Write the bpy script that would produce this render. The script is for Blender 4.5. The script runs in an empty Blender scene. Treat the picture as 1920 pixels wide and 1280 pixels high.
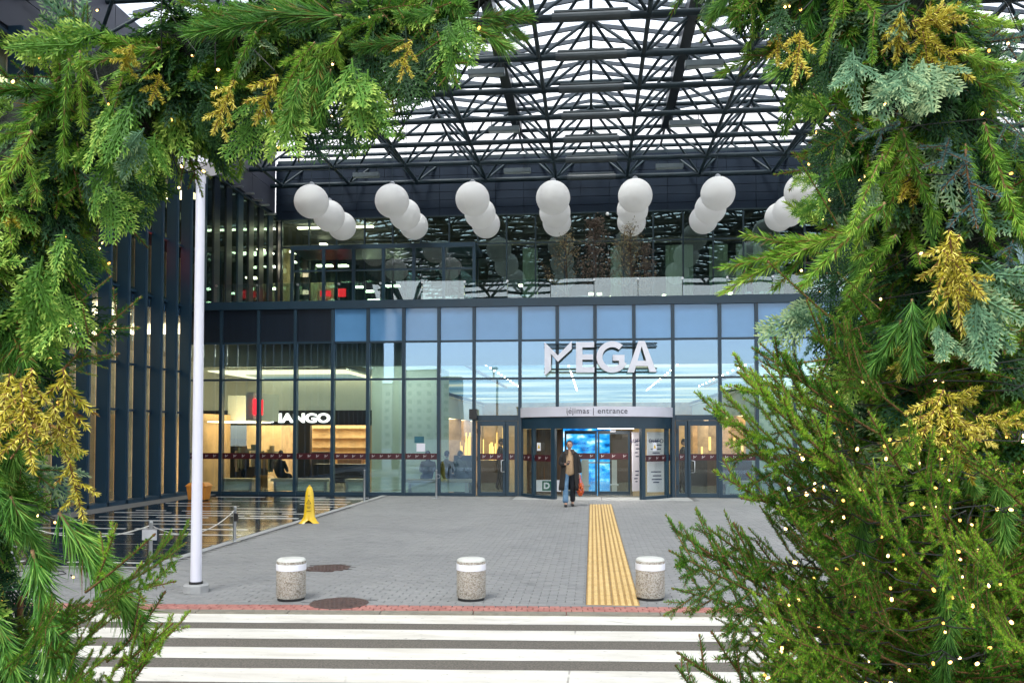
import bpy, bmesh, math, random
import numpy as np
from mathutils import Vector, Matrix

random.seed(7)
RNG = np.random.default_rng(7)
SC = bpy.context.scene
COL = SC.collection
PI = math.pi

# ------------------------------------------------------------------ camera
TH = math.radians(5.36)      # the view is turned this far left of the facade's normal (+Y)
PITCH = math.radians(1.8)
FPX = 1600.0                 # focal length in photo pixels (1920 wide)
HOR = 815.0                  # horizon row in the photo
EYE = 1.9
cam_d = bpy.data.cameras.new('camera')
cam = bpy.data.objects.new('camera', cam_d)
COL.objects.link(cam)
cam.location = (0, 0, EYE)
cam.rotation_euler = (PI / 2 + PITCH, 0, TH)
cam_d.sensor_width = 36
cam_d.lens = FPX / 1920 * 36
PPY = HOR - FPX * math.tan(PITCH)
cam_d.shift_y = (PPY - 640) / 1920
cam_d.clip_start = 0.05
cam_d.clip_end = 3000
SC.camera = cam

# ------------------------------------------------------------------ sky, sun, exposure
SUN_EL, SUN_AZ = math.radians(60), math.radians(205)   # azimuth measured from +Y towards +X: behind, a little left
world = bpy.data.worlds.new('World')
SC.world = world
world.use_nodes = True
wn = world.node_tree.nodes
wl = world.node_tree.links
sky = wn.new('ShaderNodeTexSky')
sky.sky_type = 'NISHITA'
sky.sun_disc = False
sky.sun_elevation = SUN_EL
sky.sun_rotation = SUN_AZ
sky.air_density = 1.0
sky.dust_density = 2.0
sky.ozone_density = 1.5
bg = wn['Background']
bg.inputs['Strength'].default_value = 0.15
# overcast: the cloud layer evens the blue out of the light
hs = wn.new('ShaderNodeHueSaturation')
hs.inputs['Saturation'].default_value = 0.42
wl.new(sky.outputs[0], hs.inputs['Color'])
wl.new(hs.outputs[0], bg.inputs['Color'])

sun_d = bpy.data.lights.new('sun', 'SUN')
sun_d.energy = 1.5
sun_d.angle = math.radians(14)
sun_d.color = (1.0, 0.95, 0.88)
sun = bpy.data.objects.new('sun', sun_d)
COL.objects.link(sun)
sdir = Vector((math.sin(SUN_AZ) * math.cos(SUN_EL), math.cos(SUN_AZ) * math.cos(SUN_EL), math.sin(SUN_EL)))
sun.rotation_euler = sdir.to_track_quat('Z', 'Y').to_euler()
sun.location = (0, -10, 40)

SC.view_settings.view_transform = 'Standard'
SC.view_settings.look = 'None'
SC.view_settings.gamma = 1.0
SC.view_settings.exposure = 1.6
SC.view_settings.use_curve_mapping = False
SC.render.engine = 'CYCLES'
cy = SC.cycles
cy.use_denoising = True
cy.denoiser = 'OPENIMAGEDENOISE'
cy.denoising_input_passes = 'RGB_ALBEDO_NORMAL'
cy.max_bounces = 7
cy.diffuse_bounces = 3
cy.glossy_bounces = 4
cy.transmission_bounces = 4
cy.transparent_max_bounces = 12
cy.sample_clamp_indirect = 6.0
cy.caustics_reflective = False
cy.caustics_refractive = False

# ------------------------------------------------------------------ photo pixel -> place in the world
cT, sT, cP, sP = math.cos(TH), math.sin(TH), math.cos(PITCH), math.sin(PITCH)
FWD = Vector((-sT * cP, cT * cP, sP))
RGT = Vector((cT, sT, 0))
UPV = Vector((sT * sP, -cT * sP, cP))
EYEV = Vector((0, 0, EYE))
def ray(px, py): return FWD + RGT * ((px - 960) / FPX) + UPV * ((PPY - py) / FPX)
def onY(px, py, Y):
    d = ray(px, py); return EYEV + d * (Y / d.y)
def onX(px, py, X):
    d = ray(px, py); return EYEV + d * (X / d.x)
def onZ(px, py, Z=0.0):
    d = ray(px, py); return EYEV + d * ((Z - EYE) / d.z)
def at(px, py, dep): return EYEV + ray(px, py) * dep

# ------------------------------------------------------------------ helpers
class MB:
    """collects shapes, links them as ONE mesh object"""
    def __init__(s): s.v = []; s.f = []; s.m = []; s.mi = 0
    def add(s, vs, fs):
        o = len(s.v)
        s.v += [tuple(v) for v in vs]
        for f in fs:
            s.f.append(tuple(o + i for i in f)); s.m.append(s.mi)
        return s
    def box(s, a, b):
        x0, y0, z0 = (min(p, q) for p, q in zip(a, b)); x1, y1, z1 = (max(p, q) for p, q in zip(a, b))
        return s.add([(x0,y0,z0),(x1,y0,z0),(x1,y1,z0),(x0,y1,z0),(x0,y0,z1),(x1,y0,z1),(x1,y1,z1),(x0,y1,z1)],
                     [(0,3,2,1),(4,5,6,7),(0,1,5,4),(1,2,6,5),(2,3,7,6),(3,0,4,7)])
    def obox(s, M, sx, sy, sz):
        vs = [M @ Vector((x*sx/2, y*sy/2, z*sz/2)) for z in (-1,1) for y in (-1,1) for x in (-1,1)]
        return s.add(vs, [(0,2,3,1),(4,5,7,6),(0,1,5,4),(1,3,7,5),(3,2,6,7),(2,0,4,6)])
    def tube(s, pts, rad, n=8, caps=True):
        pts = [Vector(p) for p in pts]
        if not hasattr(rad, '__len__'): rad = [rad] * len(pts)
        rings = []
        for i, p in enumerate(pts):
            t = (pts[min(i+1, len(pts)-1)] - pts[max(i-1, 0)]).normalized()
            a = t.orthogonal().normalized() if i == 0 else (a - t * a.dot(t)).normalized()
            b = t.cross(a)
            rings.append([p + (a*math.cos(2*PI*k/n) + b*math.sin(2*PI*k/n)) * rad[i] for k in range(n)])
        vs = [v for r in rings for v in r]; fs = []
        for i in range(len(pts)-1):
            for k in range(n):
                k2 = (k+1) % n
                fs.append((i*n+k, i*n+k2, (i+1)*n+k2, (i+1)*n+k))
        if caps:
            fs.append(tuple(range(n-1, -1, -1))); fs.append(tuple((len(pts)-1)*n+k for k in range(n)))
        return s.add(vs, fs)
    def lathe(s, prof, n=24, c=(0,0,0), caps=True):
        vs = []; fs = []
        for r, z in prof:
            for k in range(n):
                a = 2*PI*k/n; vs.append((c[0]+r*math.cos(a), c[1]+r*math.sin(a), c[2]+z))
        for i in range(len(prof)-1):
            for k in range(n):
                k2 = (k+1) % n; fs.append((i*n+k, i*n+k2, (i+1)*n+k2, (i+1)*n+k))
        if caps:
            fs.append(tuple(range(n-1, -1, -1))); fs.append(tuple((len(prof)-1)*n+k for k in range(n)))
        return s.add(vs, fs)
    def prism(s, poly, M, depth):
        """2-D polygon (counter-clockwise) in the XZ plane of M, extruded along +Y of M"""
        n = len(poly)
        vs = [M @ Vector((x, 0, z)) for x, z in poly] + [M @ Vector((x, depth, z)) for x, z in poly]
        fs = [tuple(range(n)), tuple(range(2*n-1, n-1, -1))] + [((i+1) % n, i, n+i, n+(i+1) % n) for i in range(n)]
        return s.add(vs, fs)
    def build(s, name, mats, parent=None, org=(0,0,0), smooth=False, kind=None):
        me = bpy.data.meshes.new(name)
        o = Vector(org)
        me.from_pydata([(v[0]-o.x, v[1]-o.y, v[2]-o.z) for v in s.v], [], s.f)
        if not isinstance(mats, (list, tuple)): mats = [mats]
        for m in mats: me.materials.append(m)
        if len(mats) > 1: me.polygons.foreach_set('material_index', s.m)
        if smooth: me.polygons.foreach_set('use_smooth', [True]*len(s.f))
        me.update()
        ob = bpy.data.objects.new(name, me); COL.objects.link(ob)
        if parent: ob.parent = parent
        else: ob.location = o
        if kind: ob['kind'] = kind
        return ob

def smooth_angle(ob, deg=40):
    me = ob.data
    bm = bmesh.new(); bm.from_mesh(me)
    lim = math.radians(deg)
    for e in bm.edges:
        e.smooth = (len(e.link_faces) == 2 and e.calc_face_angle(0) < lim)
    for f in bm.faces: f.smooth = True
    bm.to_mesh(me); bm.free()
    return ob

def tag(o, label, cat, group=None):
    o['label'] = label; o['category'] = cat
    if group: o['group'] = group
    return o
def thing(name, label, cat, loc=(0,0,0), rz=0.0, group=None):
    o = bpy.data.objects.new(name, None); COL.objects.link(o)
    o.empty_display_size = 0.2
    o.location = loc; o.rotation_euler = (0, 0, rz)
    return tag(o, label, cat, group)
def struct(o):
    o['kind'] = 'structure'; return o
def inst(me, name, parent, M=None):
    o = bpy.data.objects.new(name, me); COL.objects.link(o)
    if parent: o.parent = parent
    if M is not None: o.matrix_local = M
    return o
_cyl = {}
def strut(name, p0, p1, r, mat, parent, n=10):
    """a round bar between two points that shares one mesh per material"""
    key = (mat.name, n)
    if key not in _cyl:
        ob = MB().lathe([(1,0),(1,1)], n).build('bar', mat, smooth=False)
        smooth_angle(ob, 50)
        _cyl[key] = ob.data; bpy.data.objects.remove(ob)
    p0, p1 = Vector(p0), Vector(p1); d = p1 - p0
    M = Matrix.Translation(p0) @ d.to_track_quat('Z', 'Y').to_matrix().to_4x4() @ Matrix.Diagonal((r, r, d.length, 1))
    return inst(_cyl[key], name, parent, M)
def text_mesh(body, size, depth, mat, bold=0.0, name='lettering', spacing=1.0):
    cu = bpy.data.curves.new('t', 'FONT'); cu.body = body; cu.size = size
    cu.extrude = depth/2; cu.offset = bold; cu.align_x = 'CENTER'; cu.space_character = spacing
    cu.resolution_u = 6
    ob = bpy.data.objects.new('t', cu); COL.objects.link(ob)
    dg = bpy.context.evaluated_depsgraph_get()
    me = bpy.data.meshes.new_from_object(ob.evaluated_get(dg))
    bpy.data.objects.remove(ob); bpy.data.curves.remove(cu)
    me.name = name
    me.materials.clear(); me.materials.append(mat)
    return me
FACE_CAM = Matrix.Rotation(PI/2, 4, 'X')     # lays text in XZ, facing -Y

# ------------------------------------------------------------------ materials
MATS = {}
def mat(name, col, rough=0.5, metal=0.0, var=0.12, scale=6.0, bump=0.0, bscale=None, spec=None, coat=0.0, col2=None, detail=4.0, stretch=None, thr=None):
    """principled surface with procedural variation of colour, gloss and relief"""
    m = bpy.data.materials.new(name); m.use_nodes = True
    nt = m.node_tree; n = nt.nodes; l = nt.links
    b = n['Principled BSDF']
    b.inputs['Roughness'].default_value = rough
    b.inputs['Metallic'].default_value = metal
    if spec is not None: b.inputs['Specular IOR Level'].default_value = spec
    if coat: b.inputs['Coat Weight'].default_value = coat; b.inputs['Coat Roughness'].default_value = 0.1
    tc = n.new('ShaderNodeTexCoord')
    geo = n.new('ShaderNodeNewGeometry')
    src = geo.outputs['Position']
    if stretch:
        mp = n.new('ShaderNodeMapping'); mp.inputs['Scale'].default_value = stretch
        l.new(src, mp.inputs[0]); src = mp.outputs[0]
    nz = n.new('ShaderNodeTexNoise'); nz.inputs['Scale'].default_value = scale; nz.inputs['Detail'].default_value = detail
    nz.inputs['Roughness'].default_value = 0.6
    l.new(src, nz.inputs['Vector'])
    mx = n.new('ShaderNodeMix'); mx.data_type = 'RGBA'
    if col2 is None:
        a = tuple(c*(1-var) for c in col[:3]) + (1,); c2 = tuple(min(1, c*(1+var)) for c in col[:3]) + (1,)
    else: a = tuple(col[:3]) + (1,); c2 = tuple(col2[:3]) + (1,)
    mx.inputs['A'].default_value = a; mx.inputs['B'].default_value = c2
    rp = n.new('ShaderNodeMapRange')
    lo, hi = thr if thr else (0.3, 0.7)
    rp.inputs['From Min'].default_value = lo; rp.inputs['From Max'].default_value = hi
    l.new(nz.outputs['Fac'], rp.inputs['Value'])
    l.new(rp.outputs[0], mx.inputs['Factor'])
    l.new(mx.outputs['Result'], b.inputs['Base Color'])
    rr = n.new('ShaderNodeMapRange')
    rr.inputs['To Min'].default_value = max(0.02, rough*0.85); rr.inputs['To Max'].default_value = min(1, rough*1.15)
    l.new(nz.outputs['Fac'], rr.inputs['Value']); l.new(rr.outputs[0], b.inputs['Roughness'])
    if bump:
        bn = n.new('ShaderNodeTexNoise'); bn.inputs['Scale'].default_value = bscale or scale*4; bn.inputs['Detail'].default_value = 3
        l.new(src, bn.inputs['Vector'])
        bp = n.new('ShaderNodeBump'); bp.inputs['Strength'].default_value = bump; bp.inputs['Distance'].default_value = 0.01
        l.new(bn.outputs['Fac'], bp.inputs['Height']); l.new(bp.outputs[0], b.inputs['Normal'])
    MATS[name] = m
    return m

def glass(name, tint, ior, wav=0.0, rough=0.0, gtint=(1,1,1)):
    """thin architectural glass: clear transmission with a coated mirror share given by Fresnel"""
    m = bpy.data.materials.new(name); m.use_nodes = True
    nt = m.node_tree; n = nt.nodes; l = nt.links
    n.remove(n['Principled BSDF'])
    out = n['Material Output']
    tr = n.new('ShaderNodeBsdfTransparent'); tr.inputs[0].default_value = tuple(tint)+(1,)
    gl = n.new('ShaderNodeBsdfGlossy'); gl.inputs['Roughness'].default_value = rough; gl.inputs[0].default_value = tuple(gtint)+(1,)
    fr = n.new('ShaderNodeFresnel'); fr.inputs['IOR'].default_value = ior
    # both faces of the sheet reflect alike
    geo = n.new('ShaderNodeNewGeometry')
    mx = n.new('ShaderNodeMixShader')
    iv = n.new('ShaderNodeMix'); iv.data_type = 'FLOAT'
    iv.inputs['A'].default_value = ior; iv.inputs['B'].default_value = 1/ior
    l.new(geo.outputs['Backfacing'], iv.inputs['Factor'])
    if wav:
        nz = n.new('ShaderNodeTexNoise'); nz.inputs['Scale'].default_value = 0.9; nz.inputs['Detail'].default_value = 1
        l.new(geo.outputs['Position'], nz.inputs['Vector'])
        bp = n.new('ShaderNodeBump'); bp.inputs['Strength'].default_value = wav; bp.inputs['Distance'].default_value = 0.05
        l.new(nz.outputs['Fac'], bp.inputs['Height']); l.new(bp.outputs[0], gl.inputs['Normal'])
    l.new(iv.outputs[0], fr.inputs['IOR'])
    l.new(fr.outputs[0], mx.inputs[0]); l.new(tr.outputs[0], mx.inputs[1]); l.new(gl.outputs[0], mx.inputs[2])
    l.new(mx.outputs[0], out.inputs['Surface'])
    MATS[name] = m
    return m

def emit(name, col, strength, col2=None, scale=4.0, stretch=None):
    m = bpy.data.materials.new(name); m.use_nodes = True
    nt = m.node_tree; n = nt.nodes; l = nt.links
    n.remove(n['Principled BSDF'])
    e = n.new('ShaderNodeEmission'); e.inputs[0].default_value = tuple(col)+(1,); e.inputs[1].default_value = strength
    if col2:
        geo = n.new('ShaderNodeNewGeometry'); nz = n.new('ShaderNodeTexNoise'); nz.inputs['Scale'].default_value = scale; nz.inputs['Detail'].default_value = 4
        src = geo.outputs['Position']
        if stretch:
            mp = n.new('ShaderNodeMapping'); mp.inputs['Scale'].default_value = stretch
            l.new(src, mp.inputs[0]); src = mp.outputs[0]
        l.new(src, nz.inputs['Vector'])
        cr = n.new('ShaderNodeValToRGB')
        els = cr.color_ramp.elements
        els[0].position = 0.32; els[0].color = tuple(col)+(1,)
        els[1].position = 0.68; els[1].color = tuple(col2[-1])+(1,)
        for i, c in enumerate(col2[:-1]):
            q = els.new(0.32 + 0.36*(i+1)/len(col2)); q.color = tuple(c)+(1,)
        l.new(nz.outputs['Fac'], cr.inputs[0]); l.new(cr.outputs[0], e.inputs[0])
    l.new(e.outputs[0], n['Material Output'].inputs['Surface'])
    MATS[name] = m
    return m

STEEL   = mat('dark_blue_steel', (0.013, 0.028, 0.036), 0.5, 0.0, 0.2, 2.0, spec=0.3)
FRAMEM  = mat('slate_frame_paint', (0.012, 0.036, 0.058), 0.35, 0.0, 0.12, 1.5)
FINM    = mat('slate_fin_paint', (0.016, 0.050, 0.086), 0.4, 0.0, 0.12, 0.8, stretch=(1,1,0.2))
CLAD    = mat('graphite_cladding', (0.009, 0.018, 0.032), 0.6, 0.0, 0.12, 1.2, spec=0.15)
CLADG   = mat('grey_soffit_cladding', (0.075, 0.08, 0.105), 0.5, 0.0, 0.1, 1.2)
DARKPAN = mat('dark_panel', (0.006, 0.012, 0.022), 0.3, 0.0, 0.2, 2.0, stretch=(6,6,0.3))
GLASSF  = glass('facade_glass', (0.90, 0.96, 0.92), 2.7, 0.02, gtint=(0.42, 0.60, 0.86))
GLASSU  = glass('upper_glass', (0.66, 0.74, 0.66), 2.15, 0.02, gtint=(0.58, 0.76, 0.80))
GLASSB  = glass('balustrade_glass', (0.85, 0.95, 0.94), 1.75, 0.05)
GLASSD  = glass('door_glass', (0.92, 0.96, 0.94), 1.55, 0.0)
ASPH    = mat('asphalt', (0.085, 0.075, 0.060), 0.9, 0.0, 0.0, 60.0, 0.6, 260, col2=(0.20, 0.178, 0.145), detail=2)
PAVJ    = mat('paver_joint_sand', (0.125, 0.122, 0.115), 0.95, 0.0, 0.25, 20)
REDPAV  = mat('red_paver', (0.30, 0.105, 0.085), 0.8, 0.0, 0.0, 5.0, 0.35, 90, col2=(0.46, 0.21, 0.17), detail=6)
KERBM   = mat('kerb_concrete', (0.22, 0.20, 0.155), 0.85, 0.0, 0.2, 8, 0.3, 120)
CONC    = mat('pale_concrete', (0.34, 0.34, 0.33), 0.8, 0.0, 0.15, 5, 0.2, 90)
TACT    = mat('yellow_tactile', (0.62, 0.42, 0.155), 0.7, 0.0, 0.0, 4.0, 0.2, 90, col2=(0.74, 0.53, 0.23), detail=7)
WHITEW  = mat('white_wall', (0.72, 0.76, 0.70), 0.6, 0.0, 0.04, 1.0)
WARMW   = mat('warm_shop_wall', (0.62, 0.42, 0.22), 0.6, 0.0, 0.2, 2.0)
BLACKM  = mat('black_fascia', (0.012, 0.011, 0.011), 0.35, 0.0, 0.2, 3)
FLOORM  = mat('polished_hall_floor', (0.30, 0.30, 0.26), 0.12, 0.0, 0.12, 1.5)
WHITEP  = mat('white_paint', (0.78, 0.77, 0.82), 0.4, 0.0, 0.05, 3)
METAL   = mat('brushed_steel', (0.55, 0.56, 0.57), 0.3, 1.0, 0.1, 12)
RUBBER  = mat('black_rubber', (0.012, 0.012, 0.012), 0.7, 0.0, 0.2, 20)

def layered(name, rough, build):
    """principled surface whose colour graph is made by build(nodes, links, position socket)"""
    m = bpy.data.materials.new(name); m.use_nodes = True
    n = m.node_tree.nodes; l = m.node_tree.links; b = n['Principled BSDF']; b.inputs['Roughness'].default_value = rough
    g = n.new('ShaderNodeNewGeometry')
    col, hgt = build(n, l, g)
    l.new(col, b.inputs['Base Color'])
    bp = n.new('ShaderNodeBump'); bp.inputs['Strength'].default_value = .35; bp.inputs['Distance'].default_value = .008
    l.new(hgt, bp.inputs['Height']); l.new(bp.outputs[0], b.inputs['Normal'])
    return m
def noise(n, l, src, scale, detail=4, stretch=None):
    if stretch:
        mp = n.new('ShaderNodeMapping'); mp.inputs['Scale'].default_value = stretch; l.new(src, mp.inputs[0]); src = mp.outputs[0]
    q = n.new('ShaderNodeTexNoise'); q.inputs['Scale'].default_value = scale; q.inputs['Detail'].default_value = detail; q.inputs['Roughness'].default_value = .65
    l.new(src, q.inputs['Vector']); return q.outputs['Fac']
def remap(n, l, src, a, b, c=0.0, d=1.0):
    q = n.new('ShaderNodeMapRange'); q.inputs['From Min'].default_value = a; q.inputs['From Max'].default_value = b; q.inputs['To Min'].default_value = c; q.inputs['To Max'].default_value = d
    l.new(src, q.inputs['Value']); return q.outputs[0]
def blend(n, l, fac, a, b):
    q = n.new('ShaderNodeMix'); q.data_type = 'RGBA'
    for sock, v in (('A', a), ('B', b)):
        if isinstance(v, tuple): q.inputs[sock].default_value = v + (1,)
        else: l.new(v, q.inputs[sock])
    l.new(fac, q.inputs['Factor']); return q.outputs['Result']
def _paver(n, l, g):
    P = g.outputs['Position']
    oi = n.new('ShaderNodeObjectInfo')
    ad = n.new('ShaderNodeMath'); ad.operation = 'ADD'; l.new(g.outputs['Random Per Island'], ad.inputs[0]); l.new(oi.outputs['Random'], ad.inputs[1])
    fr = n.new('ShaderNodeMath'); fr.operation = 'FRACT'; l.new(ad.outputs[0], fr.inputs[0])
    c = blend(n, l, fr.outputs[0], (.20,.202,.198), (.245,.244,.236))          # block to block
    big = remap(n, l, noise(n, l, P, .55, 8), .35, .68)
    c = blend(n, l, remap(n, l, big, 0, 1, 0, .55), c, (.285,.282,.27))          # trodden, paler tracks
    st = remap(n, l, noise(n, l, P, 1.7, 6), .60, .72, 0, .55)
    c = blend(n, l, st, c, (.10,.10,.098))                                       # dark stains
    vo = n.new('ShaderNodeTexVoronoi'); vo.inputs['Scale'].default_value = 2.6; l.new(P, vo.inputs['Vector'])
    c = blend(n, l, remap(n, l, vo.outputs['Distance'], .035, .05, .75, 0), c, (.06,.058,.055))   # gum spots
    return c, noise(n, l, P, 95, 3)
PAVER = layered('grey_paver', .72, _paver)
def _paint(n, l, g):
    P = g.outputs['Position']
    c = blend(n, l, remap(n, l, noise(n, l, P, 1.6, 9, (.6, 2.4, 1)), .3, .62), (.58,.54,.46), (.76,.73,.65))
    c = blend(n, l, remap(n, l, noise(n, l, P, 26, 6, (.5, 1, 1)), .62, .72, 0, .8), c, (.16,.14,.11))   # worn through to the asphalt
    c = blend(n, l, remap(n, l, noise(n, l, P, 2.2, 5, (.35, 1.6, 1)), .58, .74, 0, .4), c, (.30,.27,.22))   # tyre dirt
    vo = n.new('ShaderNodeTexVoronoi'); vo.feature = 'DISTANCE_TO_EDGE'; vo.inputs['Scale'].default_value = .33; l.new(P, vo.inputs['Vector'])
    ck = n.new('ShaderNodeMath'); ck.operation = 'MULTIPLY'; l.new(remap(n, l, vo.outputs['Distance'], .001, .0035, .8, 0), ck.inputs[0]); l.new(remap(n, l, noise(n, l, P, 1.1, 3), .5, .58), ck.inputs[1])
    c = blend(n, l, ck.outputs[0], c, (.16,.14,.11))             # cracks
    return c, noise(n, l, P, 180, 3)
PAINT = layered('worn_road_paint', .75, _paint)
# ================================================================== THE SETTING
D  = onZ(1112, 931).y                    # plane of the entrance facade
WX = onY(348, 750, D).x                  # plane of the left wing
D2 = onX(515, 600, WX).y                 # plane of the set-back upper storey
KY = onZ(960, 1134).y                    # inner edge of the red course
ROADR = math.radians(3.6)                # the road runs this far off the facade's direction
def road_pt(x, y, z=0.0):                # coordinates along / across the kerb line through (0, KY)
    c, s = math.cos(ROADR), math.sin(ROADR)
    return Vector((x*c - y*s, KY + x*s + y*c, z))
RM = Matrix.Translation((0, KY, 0)) @ Matrix.Rotation(ROADR, 4, 'Z')

struct(MB().box((-700, -900, -0.30), (700, 400, -0.06)).build('ground', mat('far_ground', (0.10, 0.10, 0.095), 0.9, 0, 0.2, 0.3)))
# road: asphalt slab, white crossing bars
def across(py): return (RM.inverted() @ onZ(960, py, -0.03)).y
road_in = across(1154)
road = MB().obox(RM @ Matrix.Translation((0, road_in-9.5, -0.055)), 160, 19.0, 0.05).build('road', ASPH); struct(road)
rows = [(1154, 1170.5), (1182, 1200.5), (1217, 1238.5), (1256.5, 1283)]
bars = [(across(a), across(b)) for a, b in rows]
w, g = bars[-1][0]-bars[-1][1], bars[-2][1]-bars[-1][0]
y = bars[-1][1]
for _ in range(4):
    bars.append((y-g, y-g-w)); y -= g+w
for a, b in bars:
    mb = MB()
    # hand-laid bar with slightly uneven edges
    N = 60; xs = [-13 + 26*i/N for i in range(N+1)]
    vs = []
    for x in xs:
        vs.append(RM @ Vector((x, b + random.uniform(-.006, .006), -0.026)))
        vs.append(RM @ Vector((x, a + random.uniform(-.006, .006), -0.026)))
    mb.add(vs, [(2*i, 2*i+2, 2*i+3, 2*i+1) for i in range(N)])
    mb.build('crossing_bar', PAINT, road)

TXE = (onZ(1091, 1131).x+onZ(1190, 1131).x+onZ(1109, 945).x+onZ(1150, 945).x)/4
# kerb and red course
pave = struct(MB().box((-40, KY-1.2, -0.055), (40, D+0.35, -0.052)).box((-40, KY+0.6, -0.052), (40, D+0.35, -0.012)).build('pavement', PAVJ))
kb = MB().box((-0.494, -0.075, -0.05), (0.494, 0.075, 0.0)).build('kerb_stone', KERBM)
kb.parent = pave
kin = across(1149.5); kout = across(1154)-0.01
for i in range(-14, 15):
    M = RM @ Matrix.Translation((i*1.0+0.2, (kin+kout)/2, -0.006)) @ Matrix.Diagonal((1, (kin-kout)/0.15, 1, 1))
    if i == -14: kb.matrix_local = M
    else: inst(kb.data, 'kerb_stone', pave, M)
def paver_mesh(name, w, d, h, m, bev=0.006):
    a, b = w/2, d/2
    mb = MB(); e = bev
    mb.add([(-a,-b,-h),(a,-b,-h),(a,b,-h),(-a,b,-h),(-a,-b,-e),(a,-b,-e),(a,b,-e),(-a,b,-e),(-a+e,-b+e,0),(a-e,-b+e,0),(a-e,b-e,0),(-a+e,b-e,0)],
           [(4,5,9,8),(5,6,10,9),(6,7,11,10),(7,4,8,11),(8,9,10,11),(0,1,5,4),(1,2,6,5),(2,3,7,6),(3,0,4,7)])
    ob = mb.build(name, m); me = ob.data; bpy.data.objects.remove(ob); return me
nr = 3; dr = (0.03-kin)/nr
rp = paver_mesh('red_paver', 0.112, dr-0.008, 0.05, REDPAV)
for r in range(nr):
    for i in range(98):
        x = -6.9 + i*0.12 + (0.06 if r % 2 else 0)
        M = RM @ Matrix.Translation((x, kin + (r+.5)*dr, random.uniform(-.004, .0))) @ Matrix.Rotation(random.uniform(-.03,.03), 4, 'Z')
        inst(rp, 'red_paver', pave, M)
MB().obox(RM @ Matrix.Translation((15.4, (0.03+kin)/2, -0.03)), 20, 0.03-kin, 0.05).build('red_course_end', REDPAV, pave)
MB().obox(RM @ Matrix.Translation((-17.2, (0.03+kin)/2, -0.03)), 20, 0.03-kin, 0.05).build('red_course_end', REDPAV, pave)

MB().obox(RM @ Matrix.Translation((0, .085, -.012)), 60, .11, .02).build('edge_course', PAVER, pave)
# yellow tactile guidance path
tl0, tl1 = onZ(1091, 1131), onZ(1190, 1131); tu0, tu1 = onZ(1109, 945), onZ(1150, 945)
TX = (tl0.x+tl1.x+tu0.x+tu1.x)/4; TY0, TY1 = KY+0.10, tu0.y
TW = 0.61
tile = 0.30
tm = MB().box((-.148,-.148,-.03),(.148,.148,0)); tm.mi = 1
for k in range(4):
    x = -.11 + k*.0735
    tm.add([(x-.022,-.135,0),(x+.022,-.135,0),(x+.022,.135,0),(x-.022,.135,0),(x-.016,-.128,.011),(x+.016,-.128,.011),(x+.016,.128,.011),(x-.016,.128,.011)],
           [(4,5,6,7),(0,1,5,4),(1,2,6,5),(2,3,7,6),(3,0,4,7)])
t0 = tm.build('tactile_tile', [mat('dark_tactile_groove', (.40,.25,.085), .8, 0, .2, 6), TACT]); tme = t0.data; bpy.data.objects.remove(t0)  # tile base between the ribs is a darker ochre
tp = struct(MB().box((TX-TW/2, TY0, -.012), (TX+TW/2, TY1, -.008)).build('tactile_path', PAVJ))
nt_ = int((TY1-TY0)/0.302)
for i in range(nt_):
    for s in (-1, 1):
        inst(tme, 'tactile_tile', tp, Matrix.Translation((TX+s*.151, TY0+.15+i*.302, 0.002+random.uniform(-.0015,.0015))))

# dark glossy stone field beside the wing, edged with pale stone
PA, PB, PC = onZ(692, 936), onZ(345, 1040), onZ(232, 1062)
PE = onZ(170, 961)
edge_dir = (PB - PA).normalized()
def plaza_x(y):                          # right edge of the stone field at depth y
    t = (y - PA.y) / (PB.y - PA.y); return PA.x + (PB.x - PA.x) * t
PYN = PC.y
def in_plaza(x, y, mrg=0.0): return y > PYN - mrg and x < plaza_x(y) + mrg and x > WX
STONE = mat('wet_black_stone', (0.010, 0.014, 0.020), 0.13, 0.0, 0.35, 1.2, 0.30, 1.0, coat=0.0, spec=0.55, stretch=(0.5, 4.0, 1))
STONEJ = mat('pale_stone_strip', (0.42, 0.42, 0.40), 0.3, 0.0, 0.2, 3)
ymax = D - 0.12
base_poly = [(WX, PYN), (plaza_x(PYN), PYN), (plaza_x(ymax), ymax), (WX, ymax)]
plz = struct(MB().prism(base_poly, Matrix.Translation((0,0,-0.004)) @ Matrix(((1,0,0,0),(0,0,1,0),(0,1,0,0),(0,0,0,1))), -0.012).build('stone_field', STONEJ))
def clip_halfplane(poly, f):
    out = []
    for i in range(len(poly)):
        a, b = poly[i], poly[(i+1) % len(poly)]; fa, fb = f(a), f(b)
        if fa >= 0: out.append(a)
        if fa*fb < 0:
            t = fa/(fa-fb); out.append((a[0]+(b[0]-a[0])*t, a[1]+(b[1]-a[1])*t))
    return out
ty = PYN + 0.04; ri = 0
while ty < ymax - 0.2:
    dy = 0.62 if ri % 2 == 0 else 0.30
    gp = random.choice((.025, .05, .085))
    x = WX + 1.15 + (0.9 if ri % 2 else 0) - 1.8
    while x < 3:
        p = clip_halfplane([(x+.012, ty), (x+1.788, ty), (x+1.788, ty+dy-gp), (x+.012, ty+dy-gp)], lambda q: plaza_x(q[1]) - 0.04 - q[0])
        p = clip_halfplane(p, lambda q: q[0]-(WX+1.12)) if p else p
        p = clip_halfplane(p, lambda q: (ymax-.05)-q[1]) if p else p
        if len(p) >= 3:
            n = len(p); zz = random.uniform(-.0012, .0012)
            sl_ = random.gauss(0,.0035); mb = MB(); mb.add([(q[0], q[1], 0.004+zz+sl_*(q[1]-ty)) for q in p] + [(q[0], q[1], -.004) for q in p], [tuple(range(n))] + [((i+1) % n, i, n+i, n+(i+1) % n) for i in range(n)])
            mb.build('stone_slab', STONE, plz)
        x += 1.8
    ty += dy; ri += 1
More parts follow.
